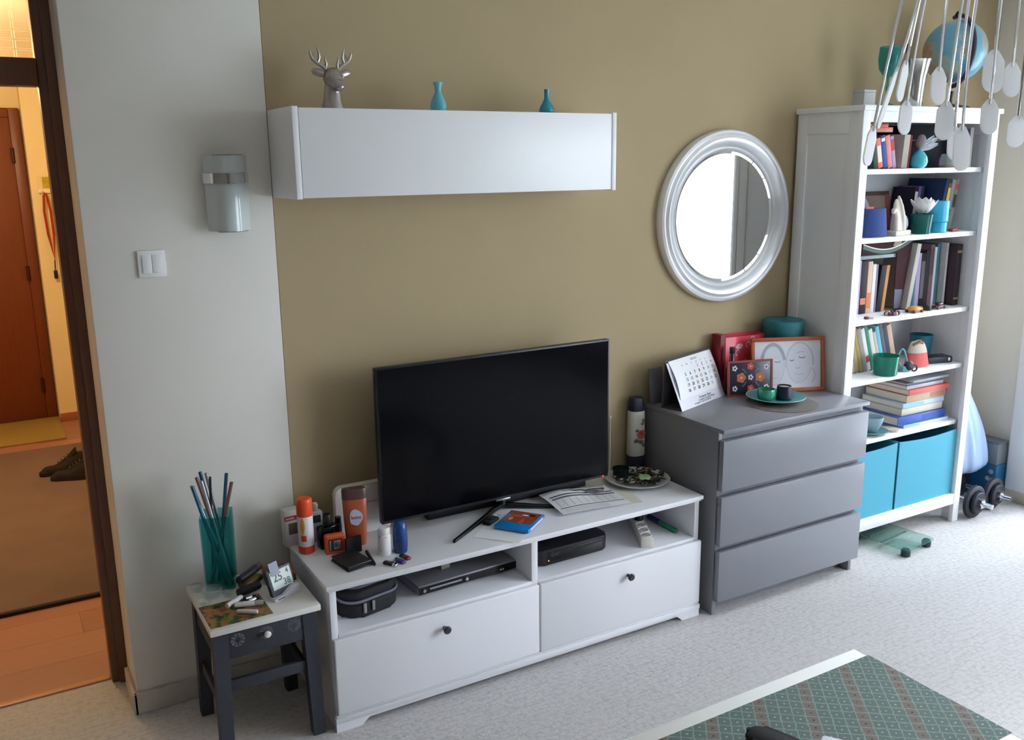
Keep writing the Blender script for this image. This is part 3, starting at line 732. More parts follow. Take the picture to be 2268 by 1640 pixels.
def tube_thing(name, label, cat, p0, p1, r, m1, m2, frac, group=None, m3=None):
    p0, p1 = Vector(p0), Vector(p1); d = p1-p0
    t = thing(name, label, cat, p0, 0, group, rot=d.to_track_quat('Z', 'Y').to_euler())
    L = d.length
    part(t, 'barrel', MB().lathe([(0, 0), (r*.9, 0), (r, 0.003), (r, L*frac), (0, L*frac)], 18), m1)
    part(t, 'cap', MB().lathe([(0, L*frac), (r*.94, L*frac), (r*.94, L-.004), (r*.8, L), (0, L)], 18), m2)
    return t
tube_thing('flashlight', 'upper black tube with a copper end lying before the teal vase', 'tube', (-0.309, -0.222, ZS+.037), (-0.222, -0.140, ZS+.037), 0.0135, DARK_TUBE, SM['copper'], 0.80)
tube_thing('flashlight', 'lower thick black tube lying between the vase and the white gauge', 'tube', (-0.322, -0.258, ZS+.0135), (-0.248, -0.232, ZS+.0135), 0.0135, DARK_TUBE, DARK_TUBE, 0.75)
gold = thing('gold_case', 'flat gold-brown case lying under the upper black tube', 'case', (-0.262, -0.178, ZS), rad(38))
part(gold, 'body', MB().box(-0.045, 0.035, -0.020, 0.016, 0, 0.020, bev=0.004), mat('gold_brown', (126, 106, 56), 0.4))
part(gold, 'lid_line', MB().box(-0.0455, 0.0355, -0.0203, 0.0163, 0.0095, 0.0108), BLACK)
WT = mat('white_tube_plastic', (208, 208, 208), 0.35); CLR = tint('clear_cap', (214, 214, 214), .45, (200, 200, 200))
zc = ZS+.0012
tl = [((-.372, -.322, zc+.009), (-.318, -.282, zc+.009), .0085, WT, WT, 'white tube lying furthest left on the picture card'),
      ((-.350, -.328, zc+.009), (-.268, -.352, zc+.009), .0085, WT, CLR, 'long white tube with dark ring across the card'),
      ((-.352, -.368, zc+.007), (-.300, -.402, zc+.007), .0068, WT, WT, 'short white tube nearest the front edge on the card'),
      ((-.310, -.300, zc+.006), (-.278, -.288, zc+.006), .0055, CHROME, BLACK, 'tiny chrome tube with a black tip on the card'),
      ((-.305, -.318, zc+.006), (-.272, -.306, zc+.006), .0055, CHROME, DARK_TUBE, 'tiny chrome tube in front of the other chrome one')]
for p0, p1, r, m1, m2, lb in tl: tube_thing('small_tube', lb, 'tube', p0, p1, r, m1, m2, 0.68, 'small tubes on the picture card')

Th = thing('thermo_hygrometer', 'white digital thermometer with grey-green display standing on the stool', 'thermometer', (-0.190, -0.336, ZS), rad(24))
tilt = R('X', -20)
part(Th, 'base', MB().prism([(-0.050, 0), (0.050, 0), (0.050, 0.026), (0.035, 0.030), (0.015, 0.024), (-0.015, 0.012), (-0.050, 0.012)], -0.004, 0.034, bev=0.002), mat('gauge_white', (214, 212, 222), 0.35))
part(Th, 'housing', MB().box(-0.047, 0.047, 0.004, 0.020, 0.010, 0.098, bev=0.004, M=tilt), mat('gauge_dark', (60, 62, 76), 0.4))
lc = part(Th, 'display', MB().box(-0.038, 0.040, 0.0025, 0.0045, 0.033, 0.090, M=tilt), mat('lcd_green_grey', (158, 172, 162), 0.25))
TR = (PI/2-rad(20), 0, 0)
def on_disp(x, z): q = tilt @ Vector((x, 0.0022, z)); return (q.x, q.y, q.z)
LCD = mat('lcd_digit', (58, 74, 70), 0.5)
text(lc, 'digits', '25', 0.036, LCD, on_disp(-0.012, 0.068), TR, bold=0.0006)
text(lc, 'digits', '4', 0.022, LCD, on_disp(0.027, 0.078), TR, bold=0.0005)
text(lc, 'digits', '38', 0.028, LCD, on_disp(0.018, 0.047), TR, bold=0.0005)
part(Th, 'mark', MB().box(-0.040, -0.012, -0.0045, -0.0038, 0.0045, 0.0075), mat('gauge_dark', (60, 62, 76), 0.4))
part(Th, 'note', MB().box(-0.034, 0.000, 0.0010, 0.0020, 0.078, 0.118, M=tilt), mat('bluish_note', (138, 146, 160), 0.5), label='bluish paper slip stuck on its top edge')
bx = thing('wooden_box', 'small reddish-brown box behind the thermometer on the stool', 'box', (-0.175, -0.185, ZS), rad(-6))
part(bx, 'body', MB().box(-0.045, 0.050, -0.045, 0.040, 0, 0.022, bev=0.002), mat('red_brown_box', (92, 60, 48), 0.5, var=0.2))
part(bx, 'lid', MB().box(-0.046, 0.051, -0.046, 0.041, 0.022, 0.030, bev=0.002), mat('red_brown_lid', (122, 78, 60), 0.5, var=0.2))

# ---------------------------------------------------------------- things on the bench, left end
ZB = 0.503
Sp = thing('spray_can', 'white spray can with bright orange cap at the left end of the bench', 'spray can', (-0.064, -0.150, ZB))
ORANGE = mat('orange_plastic', (236, 84, 34), 0.4)
part(Sp, 'body', MB().lathe([(0, 0), (0.0245, 0), (0.026, 0.004), (0.026, 0.128), (0.024, 0.134), (0, 0.135)], 32), mat('can_white', (226, 224, 226), 0.3))
part(Sp, 'base_band', MB().lathe([(0.0262, 0.001), (0.0268, 0.003), (0.0268, 0.024), (0.0262, 0.026)], 32), mat('can_orange_red', (222, 70, 40), 0.35))
part(Sp, 'cap', MB().lathe([(0.0262, 0.130), (0.0268, 0.134), (0.0268, 0.178), (0.0255, 0.186), (0.022, 0.190), (0, 0.190)], 32), ORANGE)
def wrap(r, a0, a1, z0, z1, n=10): return MB().grid(lambda u, v: (r*math.cos(rad(a0+(a1-a0)*u)), r*math.sin(rad(a0+(a1-a0)*u)), z0+(z1-z0)*v), n, 2)
part(Sp, 'orange_emblem', MB().grid(lambda u, v: (0.0263*math.cos(rad(-128+34*(u-.5)*math.sin(PI*(.08+.84*v)))), 0.0263*math.sin(rad(-128+34*(u-.5)*math.sin(PI*(.08+.84*v)))), 0.072+0.055*v), 8, 8), mat('emblem_amber', (236, 160, 50), 0.4))
part(Sp, 'red_emblem', wrap(0.0264, -142, -104, 0.045, 0.066), mat('can_orange_red', (222, 70, 40), 0.35))
Bx = thing('product_box', 'white carton with red band behind the orange-capped spray can', 'carton', (-0.075, -0.062, ZB), rad(4))
part(Bx, 'carton', MB().box(-0.040, 0.030, -0.018, 0.018, 0, 0.128, bev=0.001), mat('carton_white', (214, 208, 206), 0.5))
part(Bx, 'red_band', MB().box(-0.0405, 0.0305, -0.0185, -0.0178, 0.092, 0.108), mat('deep_red_print', (168, 40, 48), 0.5))
part(Bx, 'picture', MB().box(-0.028, 0.018, -0.0185, -0.0178, 0.042, 0.082), mat('brown_print', (96, 84, 70), 0.5))
text(Bx, 'lettering', 'smoke', 0.011, PAPER, (-0.022, -0.0187, 0.100), bold=0.0002)
Sg = thing('pump_bottle', 'pale grey bottle with beige round knob behind the spray can', 'bottle', (-0.006, -0.075, ZB))
part(Sg, 'body', MB().box(-0.022, 0.022, -0.016, 0.016, 0, 0.108, bev=0.005), mat('pale_grey_plastic', (196, 198, 206), 0.4))
part(Sg, 'knob', MB().lathe([(0.009, 0.106), (0.009, 0.116), (0.011, 0.120), (0.012, 0.128), (0.008, 0.136), (0, 0.138)], 20), mat('beige_knob', (206, 200, 176), 0.4))
part(Sg, 'label', MB().box(-0.014, 0.014, -0.0166, -0.0158, 0.070, 0.096), INK)
Bb = thing('perfume_bottle', 'black square perfume bottle behind the orange one', 'bottle', (0.012, -0.148, ZB), rad(10))
part(Bb, 'body', MB().box(-0.034, 0.034, -0.018, 0.018, 0, 0.076, bev=0.004), BLACK_GLOSS)
part(Bb, 'cap', MB().lathe([(0.010, 0.074), (0.013, 0.078), (0.015, 0.084), (0.015, 0.112), (0.012, 0.117), (0, 0.118)], 20), BLACK)
B2 = thing('small_black_bottle', 'short black bottle between the perfume and the tall brown tube', 'bottle', (0.060, -0.117, ZB))
part(B2, 'body', MB().lathe([(0, 0), (0.011, 0), (0.012, 0.003), (0.012, 0.062), (0.010, 0.068), (0, 0.068)], 20), BLACK)
part(B2, 'cap', MB().lathe([(0.010, 0.066), (0.011, 0.068), (0.011, 0.086), (0, 0.087)], 20), BLACK_GLOSS)
Ob = thing('aftershave_bottle', 'orange framed square bottle with silver label at the front', 'bottle', (0.013, -0.210, ZB), rad(-8))
part(Ob, 'body', MB().box(-0.034, 0.034, -0.014, 0.014, 0, 0.068, bev=0.008, seg=3), mat('orange_bottle_glass', (206, 82, 44), 0.25))
part(Ob, 'label', MB().box(-0.022, 0.020, -0.0152, -0.0138, 0.013, 0.054, bev=0.002), mat('dark_label', (44, 42, 46), 0.4))
part(Ob, 'silver_patch', MB().box(-0.006, 0.018, -0.0160, -0.0150, 0.018, 0.050, bev=0.001), STEEL)
text(Ob, 'lettering', 'ADVENTURE', 0.0062, PAPER, (-0.0165, -0.0156, 0.033), (PI/2, -PI/2, 0))
text(Ob, 'lettering', '1', 0.018, INK, (0.002, -0.0164, 0.034), bold=0.0004)
Lo = thing('lotion_bottle', 'tall flat orange-brown lotion bottle with dark brown flip cap', 'bottle', (0.100, -0.180, ZB), rad(-14))
def flat_bottle(prof, n=28):
    m = MB(); rings = []
    for a, b, z in prof:
        rings.append([m.bm.verts.new((a*abs(math.cos(t))**0.7*(1 if math.cos(t) > 0 else -1), b*abs(math.sin(t))**0.8*(1 if math.sin(t) > 0 else -1), z)) for t in [2*PI*i/n for i in range(n)]])
    for p, q in zip(rings, rings[1:]):
        for i in range(n): m.bm.faces.new((p[i], p[(i+1) % n], q[(i+1) % n], q[i]))
    m.bm.faces.new(rings[0][::-1]); m.bm.faces.new(rings[-1]); return m
part(Lo, 'body', flat_bottle([(0.030, 0.018, 0), (0.034, 0.021, 0.003), (0.036, 0.022, 0.03), (0.039, 0.021, 0.10), (0.041, 0.018, 0.164), (0.040, 0.017, 0.166)]), mat('orange_brown_plastic', (168, 84, 54), 0.35))
part(Lo, 'cap', flat_bottle([(0.0405, 0.0175, 0.166), (0.042, 0.019, 0.168), (0.042, 0.018, 0.198), (0.040, 0.016, 0.202)]), mat('dark_brown_plastic', (84, 60, 56), 0.4))
lb = MB(); lb.bm.faces.new([lb.bm.verts.new((0.022*math.cos(2*PI*i/24)*(1+0.10*math.cos(6*PI*i/24)), -0.0228, 0.105+0.029*math.sin(2*PI*i/24)*(1+.05*math.sin(8*PI*i/24)))) for i in range(24)])
part(Lo, 'label', lb, mat('pale_blue_label', (186, 196, 216), 0.5), label='pale blue oval label')
text(Lo, 'lettering', 'bebe', 0.017, mat('label_red', (200, 70, 66), 0.5), (0.001, -0.0233, 0.105), bold=0.0003)
Ro = thing('router', 'white rounded router standing on edge behind the brown lotion bottle', 'router', (0.160, -0.080, ZB), rad(0))
m = MB(); poly = []
for cx, cz, a0 in ((0.075, 0.155, 0), (-0.075, 0.155, 90), (-0.088, 0.012, 180), (0.088, 0.012, 270)):
    for i in range(7): a = rad(a0+i*15); rr = 0.024 if cz > .1 else 0.012; poly.append((cx+rr*math.cos(a), cz+rr*math.sin(a)))
part(Ro, 'housing', m.prism(poly, -0.020, 0.012, bev=0.004), mat('router_white', (226, 224, 222), 0.3))
part(Ro, 'edge_trim', MB().tube([(-0.075, -0.021, 0.1775), (0.0, -0.021, 0.1775), (0.075, -0.021, 0.1775)], 0.0022, 6), mat('yellow_green_trim', (196, 190, 110), 0.3))
text(Ro, 'lettering', 'wireless', 0.013, INK_RED, (0.034, -0.0205, 0.112))
part(Ro, 'indicator', MB().ell((0.010, -0.021, 0.168), (0.002, 0.001, 0.002), 8, 6), mat('amber_led', (255, 220, 120), 0.3, emit=(255, 220, 120), estr=3))
solo('antenna', MB().lathe([(0, 0), (0.006, 0), (0.006, 0.006), (0.0028, 0.012), (0.0024, 0.232), (0.0046, 0.236), (0.0046, 0.244), (0, 0.246)], 12), WHITE_GLOSS, 'thin white antenna rod standing at the right edge of the television', 'antenna', (1.262, -0.040, ZB))
Wb = thing('pill_bottle', 'small white screw-cap bottle in front of the blue bottle', 'bottle', (0.152, -0.306, ZB))
part(Wb, 'body', MB().lathe([(0, 0), (0.021, 0), (0.0225, 0.003), (0.0225, 0.066), (0.019, 0.073), (0, 0.073)], 28), WHITE_GLOSS)
part(Wb, 'cap', MB().lathe([(0.019, 0.073), (0.0205, 0.075), (0.0205, 0.090), (0.018, 0.095), (0, 0.096)], 28), WHITE_GLOSS)
for a, z in ((-152, 0.068), (-100, 0.067), (-150, 0.020)):
    part(Wb, 'mark', MB().tube([(0.0227*math.cos(rad(a+q)), 0.0227*math.sin(rad(a+q)), z-0.0006*q/2) for q in (-5, 0, 6)], 0.0009, 5), INK)
Bl = thing('roll_on', 'blue roll-on deodorant with rounded top beside the white bottle', 'bottle', (0.204, -0.316, ZB))
part(Bl, 'body', MB().lathe([(0, 0), (0.021, 0), (0.023, 0.004), (0.0245, 0.030), (0.0245, 0.060), (0.0235, 0.064), (0, 0.064)], 28), mat('deep_blue_plastic', (22, 58, 116), 0.25))
part(Bl, 'cap', MB().lathe([(0.0235, 0.064), (0.0245, 0.066), (0.023, 0.088), (0.017, 0.104), (0.009, 0.110), (0, 0.111)], 28), mat('blue_cap', (26, 70, 132), 0.2))
part(Bl, 'label', wrap(0.0247, -140, -108, 0.018, 0.042), mat('label_dark_blue', (62, 76, 104), 0.4))
fl_ = thing('card_holder', 'black folded holder standing upright behind the wallet', 'holder', (0.066, -0.243, ZB), rad(8))
part(fl_, 'front_cover', MB().box(-0.028, 0.028, -0.006, -0.001, 0, 0.058, bev=0.001), BLACK_MATTE)
part(fl_, 'back_cover', MB().box(-0.028, 0.028, 0.001, 0.006, 0, 0.056, bev=0.001), BLACK_MATTE)
Wa = thing('wallet', 'black leather wallet lying flat at the front of the bench', 'wallet', (0.030, -0.318, ZB), rad(9))
LEATH = mat('black_leather', (30, 28, 30), 0.38, bump=0.25, bscale=500)
part(Wa, 'lower_cover', MB().box(-0.044, 0.044, -0.058, 0.058, 0.0, 0.006, bev=0.0028), LEATH)
part(Wa, 'filling', MB().box(-0.040, 0.040, -0.054, 0.054, 0.006, 0.012), BLACK_MATTE)
part(Wa, 'upper_cover', MB().box(-0.043, 0.043, -0.057, 0.057, 0.012, 0.020, bev=0.0038), LEATH)
tube_thing('stylus', 'black pen lying right beside the leather wallet', 'pen', (0.102, -0.268, ZB+.006), (0.086, -0.378, ZB+.006), 0.0058, BLACK, BLACK_MATTE, 0.86)
def usb(label, loc, rz, c, L=0.052, metal=True):
    t = thing('usb_stick', label, 'usb stick', loc, rz, 'usb sticks on the bench')
    part(t, 'body', MB().box(-0.009, 0.009, -L*.5, L*.2, 0, 0.010, bev=0.003), c)
    part(t, 'cap', MB().box(-0.0085, 0.0085, L*.2, L*.5, 0.0005, 0.0095, bev=0.002), CHROME if metal else BLACK)
usb('dark purple usb stick with a bright metal end', (0.134, -0.398, ZB), rad(-150), mat('usb_dark', (38, 34, 52), 0.3))
usb('blue and white usb stick touching the purple one', (0.166, -0.394, ZB), rad(20), mat('usb_blue', (46, 56, 120), 0.3), 0.046)
usb('dark red usb stick lying alone by the blue bottle', (0.194, -0.375, ZB), rad(14), mat('usb_red', (118, 30, 36), 0.35), 0.044, False)

# ---------------------------------------------------------------- things on the bench, middle and right
solo('paper_sheet', MB().grid(lambda u, v: (-0.085+0.17*u, -0.105+0.21*v, 0.0008+0.001*math.sin(3*u+v)**2), 10, 10, 0.0005), PAPER, 'plain white sheet lying under the blue disc case', 'paper', (0.600, -0.335, ZB), rad(-50))
Dc = thing('disc_case', 'blue disc case with a brown and red cover picture', 'disc case', (0.662, -0.322, ZB+.004), rad(-53))
BLU = mat('blue_case_plastic', (24, 134, 214), 0.18, coat=0.4)
part(Dc, 'case', MB().box(-0.066, 0.066, -0.080, 0.080, 0, 0.013, bev=0.003), BLU)
cov = mat('cover_print', (150, 74, 44), 0.25, var=0.6, vscale=28)
part(Dc, 'cover_picture', MB().box(-0.056, 0.056, -0.030, 0.074, 0.0131, 0.0136), cov)
for px_, py_, w_, h_, c_ in ((-0.02, 0.03, .05, .018, INK_RED), (0.012, -0.012, .018, .05, INK_RED), (0.03, 0.05, .03, .016, mat('dark_brown_print', (64, 40, 30), .3)), (-0.034, 0.0, .014, .03, mat('skin_print', (206, 150, 110), .3)), (0.006, 0.045, .03, .01, PAPER)):
    part(Dc, 'cover_patch', MB().prism([(px_+w_/2*math.cos(2*PI*i/10), py_+h_/2*math.sin(2*PI*i/10)) for i in range(10)], 0.0136, 0.0139, 'xy'), c_)
part(Dc, 'title_strip', MB().box(0.0655, 0.0664, -0.060, 0.060, 0.003, 0.010), mat('pale_title', (226, 196, 206), 0.4))
Ck = thing('car_key', 'black car key with metal ring lying on the blue disc case corner', 'key', (0.580, -0.256, ZB+.003), rad(32))
part(Ck, 'fob', MB().box(-0.034, 0.034, -0.018, 0.018, 0, 0.014, bev=0.006), BLACK_MATTE)
part(Ck, 'ring', MB().tube([(0.043+.011*math.cos(2*PI*i/18), .011*math.sin(2*PI*i/18), .008) for i in range(18)], 0.0012, 6, close=True), CHROME)
part(Ck, 'button', MB().box(-0.014, -0.004, -0.006, 0.006, 0.0135, 0.0146, bev=0.0005), BLACK_GLOSS)

# printed papers draped over the right foot of the television
Pp = thing('printed_form', 'printed paper form with grey table rows beside the television foot', 'paper', (0.985, -0.262, ZB), rad(-6))
def drape(u, v):
    x, y = -0.145+0.29*u, -0.105+0.21*v
    z = 0.0090+0.020*math.exp(-((x+0.06)**2/0.010+(y-0.05)**2/0.010))+0.003*math.sin(9*x+2)*(1-v)
    return (x, y, z)
part(Pp, 'sheet', MB().grid(drape, 24, 16, 0.0006), PAPER)
def on_sheet(poly, name, m):
    mb = MB()
    (u0, v0, u1, v1) = poly
    mb.grid(lambda u, v: tuple(Vector(drape(u0+(u1-u0)*u, v0+(v1-v0)*v))+Vector((0, 0, 0.0007))), 22, 2)
    part(Pp, name, mb, m)
DARKROW = mat('grey_table_row', (112, 112, 126), 0.8)
on_sheet((0.05, 0.66, 0.98, 0.70), 'table_row', INK); on_sheet((0.05, 0.55, 0.98, 0.61), 'table_row', DARKROW)
on_sheet((0.04, 0.20, 0.98, 0.222), 'table_row', INK); on_sheet((0.30, 0.84, 0.95, 0.93), 'table_row', INK_GREY)
for i in range(9): on_sheet((0.07+i*.10, 0.25, 0.078+i*.10, 0.53), 'column_line', INK_GREY)
for i in range(7): on_sheet((0.07, 0.27+i*.036, 0.94, 0.275+i*.036), 'text_line', INK_GREY)
for i in range(4): on_sheet((0.07, 0.04+i*.036, 0.70, 0.048+i*.036), 'text_line', INK_GREY)
solo('envelope', MB().box(-0.115, 0.115, -0.075, 0.075, 0, 0.0012), mat('cream_paper', (222, 220, 206), 0.8), 'cream envelope mostly hidden under the printed form', 'envelope', (1.075, -0.285, ZB), rad(-14))
Gl = thing('nail_clipper', 'small silver clipper lying on the printed form', 'clipper', (1.045, -0.240, ZB+.0225), rad(-38))
part(Gl, 'blade', MB().box(-0.036, 0.036, -0.006, 0.006, 0.0, 0.004, bev=0.0015), STEEL)
part(Gl, 'lever', MB().tube([(-0.03, 0, 0.006), (0.0, 0, 0.010), (0.036, 0, 0.011)], [0.003, 0.005, 0.005], 8), CHROME)
part(Gl, 'cord', MB().tube([(-0.036, 0, 0.004), (-0.055, 0.004, 0.004), (-0.075, -0.004, 0.004), (-0.10, 0.0, 0.004)], 0.0018, 6), BLACK)

Pt = thing('white_plate', 'white plate of dried potpourri at the right end of the bench', 'plate', (1.294, -0.188, ZB))
part(Pt, 'dish', MB().lathe([(0, 0.0), (0.075, 0.0), (0.082, 0.004), (0.129, 0.017), (0.131, 0.019), (0.128, 0.0205), (0.088, 0.010), (0.078, 0.007), (0, 0.006)], 64), mat('grey_white_china', (206, 208, 208), 0.25))
rp = random.Random(3)
PM = bpy.data.materials.new('potpourri_mix'); PM.use_nodes = True
_n = PM.node_tree.nodes; _l = PM.node_tree.links; _b = _n['Principled BSDF']; _b.inputs['Roughness'].default_value = 0.8
_g = _n.new('ShaderNodeNewGeometry'); _r = _n.new('ShaderNodeValToRGB'); _r.color_ramp.interpolation = 'CONSTANT'; _e = _r.color_ramp.elements
_e[0].position = 0.0; _e[0].color = lin((44, 42, 34)); _e[1].position = 0.86; _e[1].color = lin((190, 170, 142))
for p_, c_ in ((0.40, (70, 80, 58)), (0.58, (62, 48, 40)), (0.76, (104, 84, 66))): q_ = _e.new(p_); q_.color = lin(c_)
_l.new(_g.outputs['Random Per Island'], _r.inputs[0]); _l.new(_r.outputs[0], _b.inputs['Base Color'])
mm_ = MB()
for i in range(190):
    a, r = rp.uniform(0, 2*PI), 0.104*math.sqrt(rp.random())
    x, y = r*math.cos(a), r*math.sin(a)
    if (x+0.048)**2+(y-0.05)**2 < 0.040**2: continue
    L, W = rp.uniform(.014, .026), rp.uniform(.007, .013); b_ = rp.uniform(0, PI)
    z0 = 0.010+0.012*max(0, r-0.075)/0.03+rp.uniform(0, .012)
    M_ = T(x, y, z0) @ R('Z', math.degrees(b_)) @ R('X', rp.uniform(-35, 35))
    m = MB(); m.grid(lambda u, v: (L*(u-.5), W*(v-.5)*math.sin(PI*(.12+.76*u)), 0.004*(2*v-1)**2), 4, 2, 0.001)
    bmesh.ops.transform(m.bm, matrix=M_, verts=m.bm.verts)
    me_ = bpy.data.meshes.new('t'); m.bm.to_mesh(me_); m.bm.free(); mm_.bm.from_mesh(me_); bpy.data.meshes.remove(me_)
o = solo('potpourri', mm_, PM, 'dark dried potpourri leaves heaped on the white plate', 'potpourri', (1.294, -0.188, ZB))
o['kind'] = 'stuff'
lf = MB()
for k in range(5):
    a = rad(200+k*62)
    lf.grid(lambda u, v, a=a: ((0.030*u)*math.cos(a)-(v-.5)*0.032*math.sin(PI*(.1+.8*u))*math.sin(a), (0.030*u)*math.sin(a)+(v-.5)*0.032*math.sin(PI*(.1+.8*u))*math.cos(a), 0.006+0.010*math.sin(PI*u)*(1-.5*abs(2*v-1))), 6, 4, 0.002)
solo('felt_leaf', lf, mat('pale_green_felt', (160, 196, 148), 0.85), 'pale green lobed leaf on top of the potpourri', 'leaf', (1.290, -0.236, ZB+.027), rad(10))
Cg = thing('candle_glass', 'dark green glass candle holder standing in the potpourri', 'candle holder', (1.246, -0.138, ZB+.008))
part(Cg, 'glass', MB().lathe([(0, 0), (0.026, 0), (0.031, 0.006), (0.034, 0.046), (0.032, 0.046), (0.029, 0.010), (0, 0.008)], 28), tint('dark_green_glass', (110, 140, 132), .5, (36, 60, 56)))
part(Cg, 'wax', MB().lathe([(0, 0.009), (0.028, 0.010), (0.030, 0.026), (0, 0.025)], 24), mat('dark_wax', (30, 36, 40), 0.5))

Fl = thing('flask', 'tall square tin with rose print and navy ends between bench and chest', 'tin', (1.392, -0.044, ZB), rad(-8))
part(Fl, 'body', flat_bottle([(0.036, 0.030, 0.060), (0.0375, 0.032, 0.064), (0.0345, 0.029, 0.250), (0.033, 0.027, 0.253)], 32), mat('cream_tin', (218, 214, 206), 0.35))
NAVY = mat('navy_lid', (40, 42, 62), 0.45)
part(Fl, 'base', flat_bottle([(0.034, 0.028, 0), (0.036, 0.030, 0.004), (0.036, 0.030, 0.062), (0.034, 0.028, 0.063)], 32), NAVY)
part(Fl, 'cap', flat_bottle([(0.032, 0.027, 0.251), (0.033, 0.028, 0.254), (0.030, 0.025, 0.302), (0.027, 0.022, 0.308)], 32), NAVY)
def blob(cx, cz, rx, rz, y=-0.0335, seed=0, n=18):
    q = random.Random(seed); m = MB()
    m.bm.faces.new([m.bm.verts.new((cx+rx*(1+q.uniform(-.22, .22))*math.cos(2*PI*i/n), y, cz+rz*(1+q.uniform(-.22, .22))*math.sin(2*PI*i/n))) for i in range(n)]); return m
part(Fl, 'rose_print', blob(0.008, 0.154, 0.020, 0.022, -0.0326, 1), mat('rose_red', (192, 92, 88), 0.5))
part(Fl, 'rose_heart', blob(0.008, 0.160, 0.009, 0.008, -0.0329, 2), mat('rose_deep', (150, 60, 60), 0.5))
for k, (x, z, rx, rz) in enumerate(((-0.014, 0.128, .012, .009), (0.006, 0.122, .012, .009), (0.018, 0.108, .008, .007), (0.016, 0.214, .006, .010), (-0.012, 0.172, .009, .007), (0.012, 0.200, .007, .005))):
    part(Fl, 'leaf_print', blob(x, z, rx, rz, -0.0325, 10+k), mat('faded_leaf', (112, 96, 92) if k != 3 else (112, 96, 92), 0.6))

# ---------------------------------------------------------------- in the open compartments of the bench
ZI = 0.333
Cs = thing('camera_case', 'black soft zipped case with grey piping in the left compartment', 'case', (0.072, -0.275, ZI), rad(12))
def rrect(w, d, r, n=6):
    p = []
    for cx, cy, a0 in ((w-r, d-r, 0), (-w+r, d-r, 90), (-w+r, -d+r, 180), (w-r, -d+r, 270)):
        for i in range(n+1): a = rad(a0+90*i/n); p.append((cx+r*math.cos(a), cy+r*math.sin(a)))
    return p
CASE = mat('black_nylon', (24, 24, 30), 0.7, bump=0.3, bscale=700); PIPE = mat('grey_piping', (108, 108, 124), 0.5)
part(Cs, 'lower_shell', MB().prism(rrect(0.102, 0.092, 0.05), 0.0, 0.050, 'xy', bev=0.010), CASE)
part(Cs, 'lid', MB().prism(rrect(0.100, 0.090, 0.05), 0.053, 0.092, 'xy', bev=0.014), CASE)
part(Cs, 'zip', MB().prism(rrect(0.099, 0.089, 0.05), 0.049, 0.054, 'xy'), mat('zip_black', (14, 14, 16), 0.5))
part(Cs, 'piping', MB().tube([(x, y, 0.058) for x, y in rrect(0.103, 0.093, 0.05)], 0.0050, 8, close=True), PIPE)
part(Cs, 'piping', MB().tube([(x, y, 0.094) for x, y in rrect(0.076, 0.066, 0.036)], 0.0045, 8, close=True), PIPE)
for x in (-0.052, -0.020): part(Cs, 'zip_pull', MB().box(x, x+.011, -0.100, -0.093, 0.016, 0.050, bev=0.002), mat('grey_pull', (130, 128, 126), 0.5))
for x, a in ((0.030, 14), (0.046, -12)): part(Cs, 'strap_end', MB().box(-.006, .006, -0.075, -0.045, 0.092, 0.097, bev=0.001, M=T(x, 0, 0) @ R('Z', a)), mat('grey_strap', (96, 94, 98), 0.6))
Dv = thing('dvd_player', 'flat silver disc player in the left compartment of the bench', 'disc player', (0.440, -0.206, ZI), rad(3))
part(Dv, 'cover', MB().box(-0.196, 0.196, -0.128, 0.120, 0.010, 0.040, bev=0.002), mat('silver_grey_metal', (150, 150, 156), 0.35, 0.5))
fp = part(Dv, 'front_panel', MB().box(-0.196, 0.196, -0.132, -0.1275, 0.010, 0.034), BLACK_GLOSS)
part(fp, 'disc_tray', MB().box(-0.155, -0.030, -0.1335, -0.1315, 0.021, 0.027), STEEL)
for x in (-0.176, -0.010): part(fp, 'button', MB().cyl((x, -0.1315, 0.022), (x, -0.1360, 0.022), 0.006, n=14), STEEL)
for x in (0.128, 0.138): part(fp, 'jack', MB().cyl((x, -0.1315, 0.020), (x, -0.1350, 0.020), 0.004, n=12), CHROME)
for x in (-0.17, 0.17): part(Dv, 'foot', MB().cyl((x, -0.10, 0), (x, -0.10, 0.011), 0.012), BLACK)
for x in (-0.17, 0.17): part(Dv, 'foot', MB().cyl((x, 0.09, 0), (x, 0.09, 0.011), 0.012), BLACK)
Ad = thing('adapter', 'small grey-beige adapter lying on the silver disc player', 'adapter', (0.385, -0.235, ZI+.041), rad(12))
part(Ad, 'body', MB().box(-0.020, 0.020, -0.032, 0.032, 0, 0.022, bev=0.003), mat('grey_beige_plastic', (150, 146, 138), 0.5))
part(Ad, 'cable', MB().tube([(0, 0.032, .01), (0.01, .07, .006), (0.03, .12, .004)], 0.003, 6), BLACK)
Sb = thing('set_top_box', 'black rounded set-top box in the right compartment of the bench', 'set-top box', (0.870, -0.232, ZI), rad(1))
part(Sb, 'housing', MB().prism(rrect(0.160, 0.125, 0.028), 0.004, 0.062, 'xy', bev=0.006), mat('box_black', (18, 18, 24), 0.35))
part(Sb, 'front_window', MB().box(-0.118, 0.130, -0.1262, -0.1240, 0.014, 0.050, bev=0.001), BLACK_GLOSS)
part(Sb, 'power_light', MB().ell((-0.112, -0.1268, 0.020), (0.0026, 0.001, 0.0022), 10, 6), mat('orange_led', (255, 160, 50), 0.3, emit=(255, 150, 50), estr=2.5))
text(Sb, 'digits', '12:41', 0.016, mat('dim_digit', (70, 76, 92), 0.5), (-0.085, -0.1266, 0.038))
for x, y in ((-.12, -.09), (.12, -.09), (-.12, .09), (.12, .09)): part(Sb, 'foot', MB().cyl((x, y, 0), (x, y, 0.006), 0.010, n=12), BLACK)
P0, P1 = Vector((1.168, -0.412, ZI)), Vector((1.305, -0.150, ZI))
